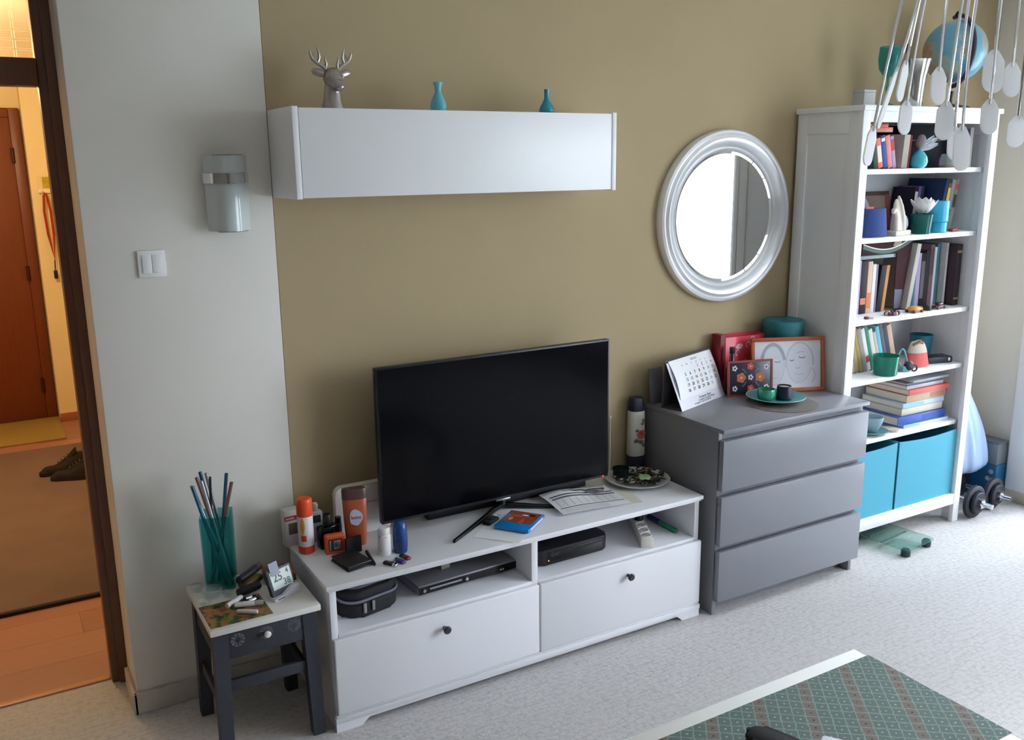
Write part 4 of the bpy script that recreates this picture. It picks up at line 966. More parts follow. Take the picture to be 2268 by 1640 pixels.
Ps = thing('power_strip', 'white power strip with round sockets reaching over the shelf edge', 'power strip', (1.232, -0.290, ZI), math.atan2(0.262, 0.137)-PI/2)
part(Ps, 'body', MB().box(-0.024, 0.024, -0.150, 0.150, 0, 0.040, bev=0.004), mat('warm_white_plastic', (218, 214, 204), 0.35))
for k, yy in enumerate((-0.118, -0.068, -0.018, 0.036, 0.090)):
    s_ = part(Ps, 'socket', MB().lathe([(0.0185, 0.0395), (0.0195, 0.0420), (0.0210, 0.0420), (0.0215, 0.0398)], 24, c=(0, yy, 0)), WHITE_GLOSS)
    part(s_, 'well', MB().lathe([(0, 0.0402), (0.0188, 0.0402)], 24, c=(0, yy, 0)), mat('socket_grey', (176, 172, 164), 0.5))
    if k > 2: part(Ps, 'plug', MB().lathe([(0, 0.041), (0.017, 0.041), (0.017, 0.055), (0.012, 0.066), (0.006, 0.072), (0, 0.072)], 18, c=(0, yy, 0)), BLACK)
Mk = thing('marker', 'blue and green marker pen in the right compartment', 'pen', (1.300, -0.300, ZI+.0105), 0)
bpy.data.objects.remove(Mk)
tube_thing('marker', 'blue and green marker pen lying at the right of the power strip', 'pen', (1.352, -0.190, ZI+.0105), (1.348, -0.372, ZI+.0105), 0.0105, mat('marker_blue', (34, 52, 104), 0.4), mat('marker_green', (30, 130, 92), 0.35), 0.42)

# ---------------------------------------------------------------- things on the chest
ZT = 0.773
Cl = thing('desk_calendar', 'white desk calendar tent at the left end of the chest', 'calendar', (1.493, -0.215, ZT), math.atan2(0.111, 0.334))
CWD = 0.350; ta = math.degrees(math.atan2(0.085, 0.195))
part(Cl, 'front_board', MB().box(0, CWD, -0.001, 0.0015, 0.0, 0.205, M=R('X', -ta)), mat('calendar_card', (228, 226, 236), 0.6))
part(Cl, 'back_board', MB().box(0, CWD, -0.0015, 0.001, 0.0, 0.200, M=T(0, 0.099, 0) @ R('X', 3.0)), mat('calendar_back', (84, 84, 92), 0.7))
part(Cl, 'foot_board', MB().box(0.0, CWD, 0.002, 0.097, 0, 0.0012), mat('calendar_back', (84, 84, 92), 0.7))
fm = R('X', -ta)
page = part(Cl, 'page_block', MB().grid(lambda u, v: tuple(fm @ Vector((0.014+0.335*u, -0.0022-0.010*math.sin(PI*v)*(1-u*.6), 0.045+0.165*v))), 12, 12, 0.0009), PAPER)
def pg(u, v): return fm @ Vector((0.014+0.335*u, -0.0030-0.010*math.sin(PI*v)*(1-u*.6), 0.045+0.165*v))
RT = (PI/2-rad(ta), 0, 0)
text(page, 'month_name', 'SIERPIEN', 0.013, INK_GREY, pg(0.55, 0.90), RT)
day = 1
for rr in range(5):
    for c in range(7):
        if rr == 0 and c < 3: continue
        if day > 31: break
        col = INK_RED if (c == 6 or day == 15) else (INK_GREY if c == 5 else INK)
        text(page, 'date', str(day), 0.019, col, pg(0.24+0.112*c, 0.70-0.135*rr), RT, bold=0.0002); day += 1
for c in range(7): text(page, 'weekday', ('Pn', 'Wt', 'Sr', 'Cz', 'Pt', 'So', 'N')[c], 0.011, INK_GREY, pg(0.24+0.112*c, 0.81), RT)
for z, w0, w1 in ((0.031, 0.10, 0.30), (0.020, 0.10, 0.31), (0.011, 0.10, 0.24)):
    q = fm @ Vector(((w0+w1)/2, -0.0012, z))
    text(page, 'address_line', 'ul. Lipowa 14  tel. 22 615 40 18' if z < .03 else 'Drukarnia  Biuro', 0.010 if z < .03 else 0.014, INK, q, RT, bold=0.0003)
solo('folder', MB().box(-0.075, 0.0, -0.004, 0.004, 0, 0.150, M=R('X', -6)), mat('grey_plastic_folder', (120, 118, 126), 0.4), 'grey folder leaning behind the left side of the desk calendar', 'folder', (1.532, -0.048, ZT), rad(8))

Gb = thing('gift_bag', 'shiny red paper gift bag standing behind the patterned tile', 'gift bag', (1.956, -0.044, ZT))
RED_BAG = mat('red_foil_paper', (224, 78, 92), 0.28, coat=0.3, bump=0.35, bscale=22)
m = MB(); bmv = m.bm
lo = [bmv.verts.new(v) for v in ((-0.105, -.030, 0), (0.118, -.030, 0), (0.118, .030, 0), (-0.105, .030, 0))]
hi = [bmv.verts.new(v) for v in ((-0.108, -.028, .245), (0.125, -.028, .240), (0.125, .028, .245), (-0.108, .028, .250))]
bmv.faces.new(lo[::-1])
for i in range(4): bmv.faces.new((lo[i], lo[(i+1) % 4], hi[(i+1) % 4], hi[i]))
part(Gb, 'bag', m, RED_BAG)
part(Gb, 'side_gusset', MB().box(-0.1345, -0.106, -0.026, 0.028, 0.06, 0.258), mat('dark_red_paper', (130, 30, 42), 0.4))
sw = MB()
for k, (x, z) in enumerate(((0.020, .200), (0.062, .208), (0.092, .200), (0.045, .222), (-0.04, .17))):
    sw.ribbon([(x+.014*math.cos(t)*(1-t/8), z+.018*math.sin(t)*(1-t/9)) for t in [i*0.42 for i in range(13)]], 0.0035, -0.0306)
o = part(Gb, 'swirl_print', sw, mat('pink_white_print_and_glint', (240, 190, 200), 0.4)); o['kind'] = 'stuff'
part(Gb, 'painted_glint', blob(-0.03, .20, .020, .013, -0.0307, 5), mat('pink_white_print_and_glint', (240, 190, 200), 0.4))  # pale blob painted on the foil as a highlight
bw = MB()
for a in (25, 75, 125, 160): bw.tube([(0, -0.034, .115), (0.022*math.cos(rad(a)), -0.040, .115+0.020*math.sin(rad(a))), (0.034*math.cos(rad(a+14)), -0.036, .112+0.026*math.sin(rad(a+14)))], [.004, .007, .003], 8)
part(Gb, 'bow', bw, mat('gold_ribbon', (206, 176, 140), 0.3, 0.4))
Gn = thing('green_bottle', 'dark green glass bottle left of the red gift bag', 'bottle', (1.856, -0.106, ZT))
part(Gn, 'body', MB().lathe([(0, 0), (0.022, 0), (0.024, 0.004), (0.024, 0.110), (0.018, 0.135), (0.010, 0.155), (0.010, 0.190), (0, 0.190)], 28), mat('bottle_green_glass', (22, 52, 54), 0.08, coat=0.5))
part(Gn, 'cap', MB().lathe([(0.011, 0.182), (0.012, 0.184), (0.012, 0.208), (0.010, 0.210), (0, 0.210)], 20), mat('dark_cap', (36, 44, 48), 0.4))

Pf = thing('framed_drawing', 'pencil drawing of two faces in an orange-brown wooden frame', 'picture frame', (1.944, -0.140, ZT), math.atan2(-0.128, 0.302))
FW, FH = 0.335, 0.240; lm = R('X', -8)
FRW = mat('orange_brown_frame', (176, 92, 58), 0.4, var=0.15, vscale=30)
for nm, bx_ in (('frame_rail', (0, FW, -0.010, 0.006, 0, 0.017)), ('frame_rail', (0, FW, -0.010, 0.006, FH-.017, FH)), ('frame_stile', (0, 0.017, -0.010, 0.006, 0.017, FH-.017)), ('frame_stile', (FW-.017, FW, -0.010, 0.006, 0.017, FH-.017))):
    part(Pf, nm, MB().box(*bx_, bev=0.0025, M=lm), FRW)
dp = part(Pf, 'drawing_paper', MB().box(0.015, FW-.015, -0.002, 0.003, 0.015, FH-.015, M=lm), mat('drawing_paper', (222, 222, 230), 0.5))
def arc(cx, cz, rx, rz, a0, a1, n=22): return [(cx+rx*math.cos(rad(a0+(a1-a0)*i/n)), cz+rz*math.sin(rad(a0+(a1-a0)*i/n))) for i in range(n+1)]
soft = mat('pencil_soft', (198, 200, 210), 0.8); mid_ = mat('pencil_mid', (172, 174, 186), 0.8); hard = mat('pencil_dark', (120, 120, 130), 0.8); blush = mat('pencil_blush', (206, 182, 198), 0.8)
hair = [(arc(0.100, 0.120, 0.054, 0.090, 12, 172), 0.013, mid_), (arc(0.100, 0.120, 0.047, 0.082, 20, 160), 0.006, soft), (arc(0.100, 0.115, 0.052, 0.085, 180, 372), 0.003, soft),
        (arc(0.222, 0.128, 0.062, 0.086, -10, 195), 0.008, soft), (arc(0.218, 0.118, 0.055, 0.080, 185, 350), 0.003, soft),
        (arc(0.121, 0.135, 0.012, 0.004, 170, 370), 0.003, hard), (arc(0.076, 0.142, 0.010, 0.004, 170, 370), 0.003, blush), (arc(0.119, 0.150, 0.014, 0.005, 20, 160), 0.003, soft),
        (arc(0.102, 0.095, 0.010, 0.005, 190, 350), 0.002, soft), (arc(0.102, 0.066, 0.018, 0.005, 180, 360), 0.0025, blush),
        (arc(0.232, 0.152, 0.013, 0.005, 160, 380), 0.0038, hard), (arc(0.186, 0.140, 0.008, 0.005, 160, 380), 0.0038, hard), (arc(0.228, 0.164, 0.018, 0.010, 40, 160), 0.0028, mid_),
        (arc(0.212, 0.108, 0.010, 0.006, 180, 360), 0.0025, mid_), (arc(0.220, 0.080, 0.020, 0.006, 180, 350), 0.0028, blush), (arc(0.262, 0.070, 0.030, 0.036, -60, 60), 0.004, blush)]
for cx_, cz_, rx_, rz_ in ((0.100, 0.115, 0.050, 0.084), (0.218, 0.122, 0.056, 0.084)):
    fc = MB(); fc.bm.faces.new([fc.bm.verts.new(lm @ Vector((cx_+rx_*math.cos(2*PI*i/28), -0.00215, cz_+rz_*math.sin(2*PI*i/28)))) for i in range(28)])
    part(dp, 'face_shading', fc, mat('pencil_face', (216, 217, 226), 0.8))
for pts, wd, mm in hair:
    part(dp, 'pencil_stroke', MB().ribbon(pts, wd, -0.0024, M=lm), mm)
Tl = thing('ornament_tile', 'dark tile painted with orange flowers and white daisies', 'tile', (1.812, -0.136, ZT), rad(-17))
tm = R('X', -6)
part(Tl, 'tile', MB().box(0.006, 0.204, -0.004, 0.004, 0.006, 0.148, bev=0.001, M=tm), mat('dark_violet_glaze', (52, 46, 66), 0.3))
edge_m = mat('rust_edge', (150, 66, 54), 0.45)
for bx_ in ((0, 0.210, -0.006, 0.005, 0, 0.008), (0, 0.210, -0.006, 0.005, 0.146, 0.154)): part(Tl, 'rim', MB().box(*bx_, M=tm), edge_m)
for bx_ in ((0, 0.008, -0.006, 0.005, 0.008, 0.146), (0.202, 0.210, -0.006, 0.005, 0.008, 0.146)): part(Tl, 'rim', MB().box(*bx_, M=tm), edge_m)
def ondisc(parent, name, x, z, r, m, n=12, y=-0.0046, wob=0.0):
    mb = MB(); mb.bm.faces.new([mb.bm.verts.new(tm @ Vector((x+r*(1+wob*math.cos(5*2*PI*i/n))*math.cos(2*PI*i/n), y, z+r*(1+wob*math.cos(5*2*PI*i/n))*math.sin(2*PI*i/n)))) for i in range(n)])
    part(parent, name, mb, m)
OR = mat('orange_flower_paint', (190, 104, 62), 0.4); RD = mat('red_flower_paint', (204, 76, 60), 0.4); DA = mat('daisy_paint', (206, 208, 206), 0.4); TEALP = mat('teal_stroke_paint', (84, 122, 134), 0.4)
for x, z, r, mm in ((0.062, 0.080, .021, OR), (0.150, 0.080, .021, OR), (0.106, 0.128, .015, RD), (0.106, 0.032, .015, RD)):
    ondisc(Tl, 'painted_flower', x, z, r, mm, 30, wob=0.12); ondisc(Tl, 'flower_centre', x, z, r*.25, mat('pale_peach', (226, 176, 140), .4), y=-0.0049)
for x, z in ((0.032, 0.122), (0.180, 0.122), (0.106, 0.080), (0.032, 0.034), (0.180, 0.034)):
    ondisc(Tl, 'painted_daisy', x, z, .0115, DA, 30, wob=0.18); ondisc(Tl, 'daisy_centre', x, z, .0045, INK, y=-0.0049)
for s_ in (-1, 1):
    for t_ in (-1, 1):
        part(Tl, 'painted_stroke', MB().ribbon([(0.106+s_*(.022+.018*q), 0.080+t_*(.018+.034*q-.014*q*q)) for q in [i/6 for i in range(7)]], 0.004, -0.0047, M=tm), TEALP)
solo('teal_canister', MB().lathe([(0, 0), (0.086, 0), (0.090, 0.004), (0.090, 0.262), (0.091, 0.264), (0.091, 0.296), (0.088, 0.300), (0, 0.301)], 48), mat('teal_card_box', (38, 118, 128), 0.5, var=0.05), 'round teal box standing in the corner between wall and bookcase', 'box', (2.166, -0.096, ZT))
solo('placemat', MB().lathe([(0, 0), (0.143, 0), (0.148, 0.0015), (0.143, 0.003), (0, 0.0026)], 64), mat('woven_grey_brown', (112, 104, 100), 0.6, var=0.25, vscale=160, bump=0.8, bscale=260), 'round woven grey-brown placemat lying under the teal plate', 'placemat', (1.928, -0.338, ZT))
Tp = thing('teal_plate', 'teal plate holding two candle holders on the chest', 'plate', (1.930, -0.298, ZT+.0035))
part(Tp, 'dish', MB().lathe([(0, 0.0), (0.060, 0.0), (0.068, 0.003), (0.120, 0.020), (0.1225, 0.023), (0.120, 0.0235), (0.070, 0.009), (0.060, 0.006), (0, 0.0055)], 64), TEAL_CER)
part(Tp, 'rim', MB().tube([(0.1217*math.cos(2*PI*i/64), 0.1217*math.sin(2*PI*i/64), 0.0232) for i in range(64)], 0.0014, 6, close=True), mat('pale_teal_rim', (150, 196, 190), 0.3))
Cn = thing('green_candle_holder', 'shiny green glass tea light holder on the teal plate', 'candle holder', (1.884, -0.288, ZT+.0095))
part(Cn, 'glass', MB().lathe([(0, 0), (0.022, 0), (0.034, 0.012), (0.0385, 0.030), (0.036, 0.050), (0.034, 0.050), (0.035, 0.030), (0.030, 0.014), (0, 0.008)], 36), mat('green_mercury_glass', (92, 178, 150), 0.15, 0.55))
part(Cn, 'candle', MB().lathe([(0, 0.009), (0.020, 0.009), (0.020, 0.026), (0, 0.025)], 20), mat('white_wax', (226, 226, 216), 0.6))
Cd = thing('dark_candle_cup', 'dark navy candle cup with pale wax on the teal plate', 'candle holder', (1.962, -0.312, ZT+.0095))
part(Cd, 'cup', MB().lathe([(0, 0), (0.030, 0), (0.033, 0.004), (0.029, 0.058), (0.0265, 0.058), (0.028, 0.010), (0, 0.008)], 36), mat('navy_glaze', (32, 36, 52), 0.35))
part(Cd, 'wax', MB().lathe([(0, 0.009), (0.0262, 0.010), (0.0262, 0.052), (0.012, 0.054), (0, 0.056)], 24), mat('beige_wax', (196, 180, 166), 0.6))

# ---------------------------------------------------------------- the bookcase's contents
YB = -0.30
def book(label, group, x0, zb, w, h, lean, cols, yf=YB, depth=0.19, tex=False, name='book'):
    """upright book with its spine to the front; x0 is its left end at the shelf"""
    t = thing(name, label, 'book', (x0, yf, zb), 0, group, rot=(0, rad(lean), 0))
    ox = 0.0
    if lean > 0:
        t.location = (x0+w-w*math.cos(rad(lean)), yf, zb+w*math.sin(rad(lean))); 
    c = mat('book_%d_%d_%d' % cols, cols, 0.6, var=0.10, vscale=30, spec=.25)
    bd = min(0.0022, w*.16)
    m = MB(); m.box(ox, ox+bd, 0, depth, 0, h); m.box(ox+w-bd, ox+w, 0, depth, 0, h); m.box(ox, ox+w, -0.0015, bd, 0, h, bev=min(.0015, w*.1))
    part(t, 'cover', m, c)
    part(t, 'pages', MB().box(ox+bd, ox+w-bd, bd, depth-.003, 0.003, h-.004), PAGES)
    return t
def spine(t, w, h, z0, z1, m, name='spine_label'):
    part(t, name, MB().box(w*.10, w*.90, -0.0022, -0.001, h*z0, h*z1), m)
LBL = mat('spine_cream', (220, 212, 196), 0.5); GOLD = mat('spine_gold', (186, 160, 104), 0.4, 0.3); DKL = mat('spine_dark', (52, 48, 56), 0.5)
def row(group, zb, x, lean, items, yf, gap=0.0012):
    for lb, w, h, cols, dep, sp in items:
        t = book(lb, group, x, zb, w, h, lean, cols, yf, dep)
        for s_ in sp: spine(t, w, h, *s_)
        x += w/math.cos(rad(lean))+gap
    return x

# top shelf
z = SH[0]; G = 'books on the top shelf of the bookcase'
row(G, z, 2.432, -14, [('dark green book, leftmost of the leaning row on the top shelf', .026, .120, (44, 66, 64), .16, ()),
    ('coral book leaning beside the dark green one on the top shelf', .030, .126, (226, 122, 102), .17, ((.2, .75, LBL),)),
    ('royal blue book leaning between coral and salmon books on the top shelf', .028, .139, (48, 78, 148), .18, ((.82, .92, LBL),)),
    ('salmon pink book leaning right of the royal blue one on the top shelf', .029, .139, (222, 136, 128), .18, ()),
    ('lavender book with red label leaning on the top shelf', .022, .137, (174, 152, 186), .18, ((.55, .9, INK_RED),))], YB)
row(G, z, 2.606, 4, [('thick beige-grey book right of the leaning row on the top shelf', .038, .142, (188, 178, 166), .19, ()),
    ('thin dark red book beside the turquoise bud vase on the top shelf', .012, .140, (136, 44, 50), .18, ())], YB)
def flat(label, group, x0, x1, yf, dep, z0, th, cols, name='book', rz=0.0, band=None):
    t = thing(name, label, 'book', ((x0+x1)/2, yf, z0), rad(rz), group); w = x1-x0
    c = mat('book_%d_%d_%d' % cols, cols, 0.45, var=0.08, vscale=30); bd = min(.0025, th*.2)
    m = MB(); m.box(-w/2, w/2, 0, dep, 0, bd); m.box(-w/2, w/2, 0, dep, th-bd, th); m.box(-w/2, w/2, -.001, bd, 0, th, bev=min(.002, th*.2))
    part(t, 'cover', m, c); part(t, 'pages', MB().box(-w/2+.002, w/2-.002, bd, dep-.003, bd, th-bd), PAGES)
    if band:
        for a, b_, mm in band: part(t, 'spine_print', MB().box(-w/2+w*a, -w/2+w*b_, -.0016, -.0009, th*.2, th*.8), mm)
    return t
flat('orange-brown book lying flat on the leaning books, top shelf', G, 2.405, 2.535, YB, .15, z+.1520, .020, (190, 104, 74))
flat('red book lying flat, topmost on the upper shelf', G, 2.405, 2.505, YB, .15, z+.1725, .015, (198, 50, 48))
row(G, z, 2.980, 0, [('tan book right of the black case on the top shelf', .026, .188, (196, 164, 136), .17, ()),
    ('dark violet book with pale edge on the top shelf', .030, .168, (74, 62, 98), .17, ((.05, .95, mat('spine_lilac', (176, 170, 190), .5)),)),
    ('deep purple book right of the dark violet one on the top shelf', .028, .168, (62, 52, 108), .17, ()),
    ('off-white book at the right end of the top shelf', .024, .176, (196, 190, 190), .17, ())], YB)
bc = thing('black_case', 'big black document case standing in the middle of the top shelf', 'case', (2.810, -0.20, z))
part(bc, 'body', MB().box(-0.125, 0.160, -0.06, 0.10, 0, 0.184, bev=0.004), mat('case_black', (16, 16, 24), 0.8, spec=.2)); part(bc, 'seam', MB().box(-0.126, 0.161, -0.061, 0.101, 0.118, 0.121), BLACK)
bv = thing('bud_vase', 'round turquoise bud vase with grey bird feathers on the top shelf', 'vase', (2.706, -0.312, z))
part(bv, 'body', MB().lathe([(0, 0), (0.022, 0), (0.033, 0.010), (0.038, 0.028), (0.034, 0.048), (0.022, 0.066), (0.010, 0.076), (0.008, 0.082), (0, 0.080)], 32), TURQ)
FE = mat('grey_feather', (168, 176, 180), 0.7)
for a, L in ((12, .120), (24, .125), (34, .105)):
    part(bv, 'feather', MB().grid(lambda u, v, a=a, L=L: ((L*u)*math.cos(rad(a))-(v-.5)*.024*math.sin(PI*(.05+.9*u))*math.sin(rad(a)), -0.004+0.006*math.sin(PI*v), 0.078+(L*u)*math.sin(rad(a))+(v-.5)*.024*math.sin(PI*(.05+.9*u))*math.cos(rad(a))), 10, 4, .002), FE)
part(bv, 'bird', MB().ell((0.004, 0, 0.112), (0.026, 0.018, 0.032), 18, 12, M=R('Y', 20)), mat('brown_grey_bird', (122, 112, 116), 0.8))
part(bv, 'stem', MB().tube([(0, 0, .07), (0.002, 0, .10)], .003, 6), BLACK)
solo('glass_jar', MB().lathe([(0, 0), (0.024, 0), (0.030, 0.010), (0.031, 0.036), (0.024, 0.052), (0.022, 0.060), (0.019, 0.060), (0.021, 0.050), (0.027, 0.036), (0.026, 0.012), (0, 0.006)], 28), CLEAR_GLASS, 'small clear glass jar before the black case on the top shelf', 'jar', (2.905, -0.306, z))

# second shelf
z = SH[1]; G = 'books on the second shelf of the bookcase'
bg_ = thing('blue_pouch', 'royal blue fabric pouch at the left of the second shelf', 'pouch', (2.478, -0.285, z))
part(bg_, 'body', MB().grid(lambda u, v: (0.080*(1-.18*v)*math.cos(2*PI*u)*(1+.03*math.cos(6*PI*u)), 0.040*(1-.35*v)*math.sin(2*PI*u), 0.122*v), 28, 8), mat('royal_blue_fabric', (44, 66, 124), 0.85, bump=0.3, bscale=300))
part(bg_, 'top_seam', MB().lathe([(0.0, .121), (1.0, .1215)], 28, sx=.066, sy=.026), mat('royal_blue_fabric', (44, 66, 124), 0.85))
part(bg_, 'orange_tab', MB().box(-0.066, -0.02, -0.012, -0.006, .120, .130, bev=.002), mat('orange_tab', (200, 100, 84), 0.7))
gt = thing('grey_trinket', 'grey crumpled trinket bag behind the royal blue pouch', 'trinket', (2.500, -0.190, z))
part(gt, 'body', MB().ell((0, 0, .085), (0.055, 0.030, 0.085), 18, 12), mat('grey_violet_cloth', (136, 132, 148), 0.85, bump=0.6, bscale=60))
part(gt, 'loop', MB().tube([(-.02, 0, .16), (-.016, 0, .19), (.01, 0, .196), (.02, 0, .16)], .004, 6), mat('dark_loop', (60, 58, 72), 0.7))
ph = thing('praying_hands', 'cream praying-hands figure on a plinth, second shelf', 'figurine', (2.632, -0.292, z), rad(10))
CRM = mat('cream_plaster', (214, 202, 190), 0.6, bump=0.2, bscale=80)
part(ph, 'plinth', MB().box(-0.066, 0.066, -0.028, 0.032, 0, 0.022, bev=0.004), CRM)
m = MB(); m.lathe([(0, .02), (.034, .02), (.032, .05), (.024, .10), (.014, .145), (.006, .160), (0, .162)], 18, sx=1.0, sy=.7, M=T(-.012, 0, 0) @ R('Y', -8))
m.tube([(.010, -.012, .02), (.000, -.016, .08), (-.014, -.014, .13), (-.026, -.008, .165)], [.018, .014, .010, .005], 10)
m.tube([(-.034, -.006, .02), (-.040, -.008, .08), (-.046, -.004, .118)], [.016, .013, .008], 10); m.tube([(-.040, 0, .10), (-.062, -.004, .112), (-.066, -.004, .096)], [.012, .010, .007], 10)
m.tube([(.030, .0, .02), (.016, .002, .09), (-.006, .0, .150), (-.016, 0, .172)], [.020, .016, .011, .005], 10)
link('hands', fused(m, .0032, CRM, 'hands'), ph)
part(ph, 'shell', MB().ell((0.050, -0.002, .055), (0.020, 0.014, 0.036), 14, 10, M=R('Y', -22)), mat('pale_blue_shell', (160, 176, 188), 0.35))
po = thing('green_glass_pot', 'dark green glass pot on the second shelf', 'pot', (2.782, -0.298, z))
part(po, 'glass', MB().lathe([(0, 0), (0.036, 0), (0.040, 0.004), (0.048, 0.082), (0.050, 0.088), (0.047, 0.088), (0.044, 0.080), (0.036, 0.010), (0, 0.008)], 32), tint('bottle_teal_glass', (110, 190, 180), .5, (20, 120, 116)))
part(po, 'soil', MB().lathe([(0, .010), (.034, .010), (.0415, .068), (0, .070)], 24), mat('dark_soil', (40, 52, 48), 0.9))
lo_ = thing('lotus_flower', 'white artificial lotus bloom on the green glass pot', 'flower', (2.785, -0.298, z+.078))
PET = mat('white_petal', (226, 222, 220), 0.6)
for ring, (n_, rr, tilt_, L, W) in enumerate(((6, .010, 80, .060, .040), (7, .014, 66, .070, .048), (7, .018, 46, .072, .050))):
    for k in range(n_):
        M_ = R('Z', 360*k/n_+ring*25) @ T(rr, 0, .014) @ R('Y', -tilt_)
        m = MB(); m.grid(lambda u, v: (L*u, W*(v-.5)*math.sin(PI*(.14+.84*u))**.8, .016*(2*v-1)**2*(1-u)+.012*u*u), 8, 6, .0016); bmesh.ops.transform(m.bm, matrix=M_, verts=m.bm.verts)
        part(lo_, 'petal', m, PET)
cy = thing('turquoise_tumbler', 'tall turquoise tumbler stacked in two beside the lotus', 'tumbler', (2.912, -0.280, z))
part(cy, 'lower_cup', MB().lathe([(0, 0), (.040, 0), (.045, .003), (.046, .046), (.044, .048), (0, .048)], 36), mat('turquoise_plastic', (52, 168, 204), 0.3))
part(cy, 'upper_cup', MB().lathe([(0, .048), (.046, .049), (.049, .052), (.049, .138), (.047, .142), (.040, .142), (.039, .130), (0, .126)], 36), mat('turquoise_plastic', (52, 168, 204), 0.3))
bf = thing('brown_frame', 'small brown framed picture leaning at the back of the second shelf', 'picture frame', (2.745, -0.085, z), 0, rot=(rad(-10), 0, 0))
part(bf, 'frame', MB().box(-.10, .105, -.008, .004, 0, .185, bev=.002), mat('frame_dark_brown', (74, 54, 48), 0.5)); part(bf, 'picture', MB().box(-.088, .070, -.0088, -.0075, .03, .165), mat('brown_beige_picture', (134, 108, 98), 0.6, var=.2)); part(bf, 'red_strip', MB().box(.072, .100, -.0088, -.0075, .02, .17), mat('dull_red_strip', (136, 62, 56), 0.6))
row(G, z, 2.880, 5, [('black book with white spine lettering at the back of the second shelf', .024, .200, (38, 34, 48), .12, ((.1, .9, LBL),)), ('purple thin book at the back of the second shelf', .018, .205, (112, 84, 140), .12, ()), ('dark navy book with pale band at the back of the second shelf', .024, .205, (44, 50, 78), .12, ((.3, .5, LBL),))], -.165)
row(G, z, 2.952, 10, [('large navy folder leaning on the second shelf', .020, .240, (38, 54, 84), .20, ()), ('yellow-edged folder leaning right of the navy one', .022, .220, (96, 88, 70), .20, ((.05, .9, mat('spine_yellow', (224, 188, 84), .5)),)),
    ('grey magazine leaning right of the yellow-edged folder', .026, .236, (150, 146, 138), .20, ((.3, .42, DKL),)), ('taupe magazine at the right end of the second shelf', .026, .236, (138, 130, 122), .20, ((.45, .7, DKL), (.80, .9, INK_RED)))], -.255)
solo('red_white_toy', MB().box(-.02, .02, -.012, .012, 0, .014, bev=.004), mat('brick_red', (150, 62, 56), 0.5), 'small brick-red lump before the magazines on the second shelf', 'trinket', (3.010, -.300, z))

# third shelf
z = SH[2]; G = 'books on the third shelf of the bookcase'; y3 = -0.205
x = row(G, z, 2.500, 0, [('pale lavender notebook, leftmost on the third shelf', .018, .245, (168, 160, 206), .18, ()), ('thick dark maroon book with an orange band on the third shelf', .044, .240, (50, 32, 38), .17, ((.18, .30, mat('spine_orange', (206, 112, 60), .5)),)),
    ('cream and orange book on the third shelf', .030, .236, (212, 176, 150), .17, ((.1, .4, mat('spine_orange', (206, 112, 60), .5)),)), ('white book beside the cream and orange one on the third shelf', .024, .222, (214, 214, 220), .17, ()), ('thin grey-violet book on the third shelf', .012, .220, (130, 124, 146), .17, ())], y3)
x = row(G, z, x, 6, [('black book leaning on the third shelf', .034, .212, (34, 32, 36), .17, ()), ('ochre book leaning right of the black one on the third shelf', .022, .212, (188, 132, 78), .17, ())], y3)
flat('grey-green book lying across the tops of the left books, third shelf', G, 2.490, 2.735, y3-.005, .16, z+.248, .016, (132, 146, 148), rz=-2)
ps = thing('poster', 'dark maroon poster with green border standing behind the ochre book on the third shelf', 'poster', (2.640, -.222, z))
part(ps, 'sheet', MB().prism([(-.145, .268), (.092, .268), (.098, .0), (.146, .0), (.196, .326), (-.145, .330)], 0, .003), mat('maroon_print', (56, 30, 34), 0.8, var=.25, vscale=12, spec=.2))
cv = [(-.140+.022*i, .316-.040*math.sin(PI*min(1, i/15)*.95)+.0016*i) for i in range(16)]
part(ps, 'green_border', MB().ribbon([(x_, z_-.011) for x_, z_ in cv], .016, -.0004), mat('poster_green', (44, 84, 72), 0.5))
part(ps, 'white_line', MB().ribbon(cv, .005, -.0007), LBL)
part(ps, 'tan_patch', MB().prism([(.060, .300), (.110, .296), (.120, .322), (.075, .326)], -.0006, .001), mat('poster_tan', (150, 124, 104), 0.5))
part(ps, 'lower_scene', MB().prism([(.098, .01), (.144, .01), (.154, .095), (.095, .10)], -.0006, .001), mat('poster_dusk', (74, 76, 92), 0.5, var=.3, vscale=30))
book('tall grey-white album leaning right before the maroon poster on the third shelf', G, 2.800, z, .028, .305, 9, (182, 174, 168), y3-.035, .17)
row(G, z, 2.884, 0, [('thin teal book right of the grey-white album on the third shelf', .018, .212, (70, 116, 126), .17, ()), ('lilac book in the middle of the third shelf', .030, .254, (170, 158, 196), .17, ()), ('black book with grey lettering right of the lilac one', .032, .252, (40, 36, 40), .17, ((.15, .85, mat('spine_grey', (104, 98, 98), .5)),)),
    ('charcoal book with faded spine on the third shelf', .030, .264, (58, 52, 52), .17, ()), ('dusty pink and plum book on the third shelf', .028, .288, (126, 96, 104), .17, ((.5, .95, mat('spine_plum', (92, 70, 84), .5)),)), ('white narrow book before the petrol one on the third shelf', .018, .276, (210, 210, 216), .17, ()),
    ('petrol blue book on the third shelf', .024, .292, (62, 112, 126), .17, ())], y3, gap=.0008)
x = row(G, z, 3.070, 0, [('pale grey book left of the dark bibles on the third shelf', .016, .296, (190, 186, 186), .17, ((.86, .95, INK_GREY),)), ], y3-.03)
bt = book('thick dark bible-like volume with gilt bands, right end of the third shelf', G, 3.092, z, .040, .290, 0, (64, 52, 58), y3-.07, .18)
spine(bt, .040, .290, .86, .90, GOLD); spine(bt, .040, .290, .10, .13, GOLD)
def trinket(name, label, loc, parts, rz=0.0):
    t = thing(name, label, 'trinket', loc, rz, 'trinkets along the shelf edges')
    for nm, mb, mm in parts: part(t, nm, mb, mm)
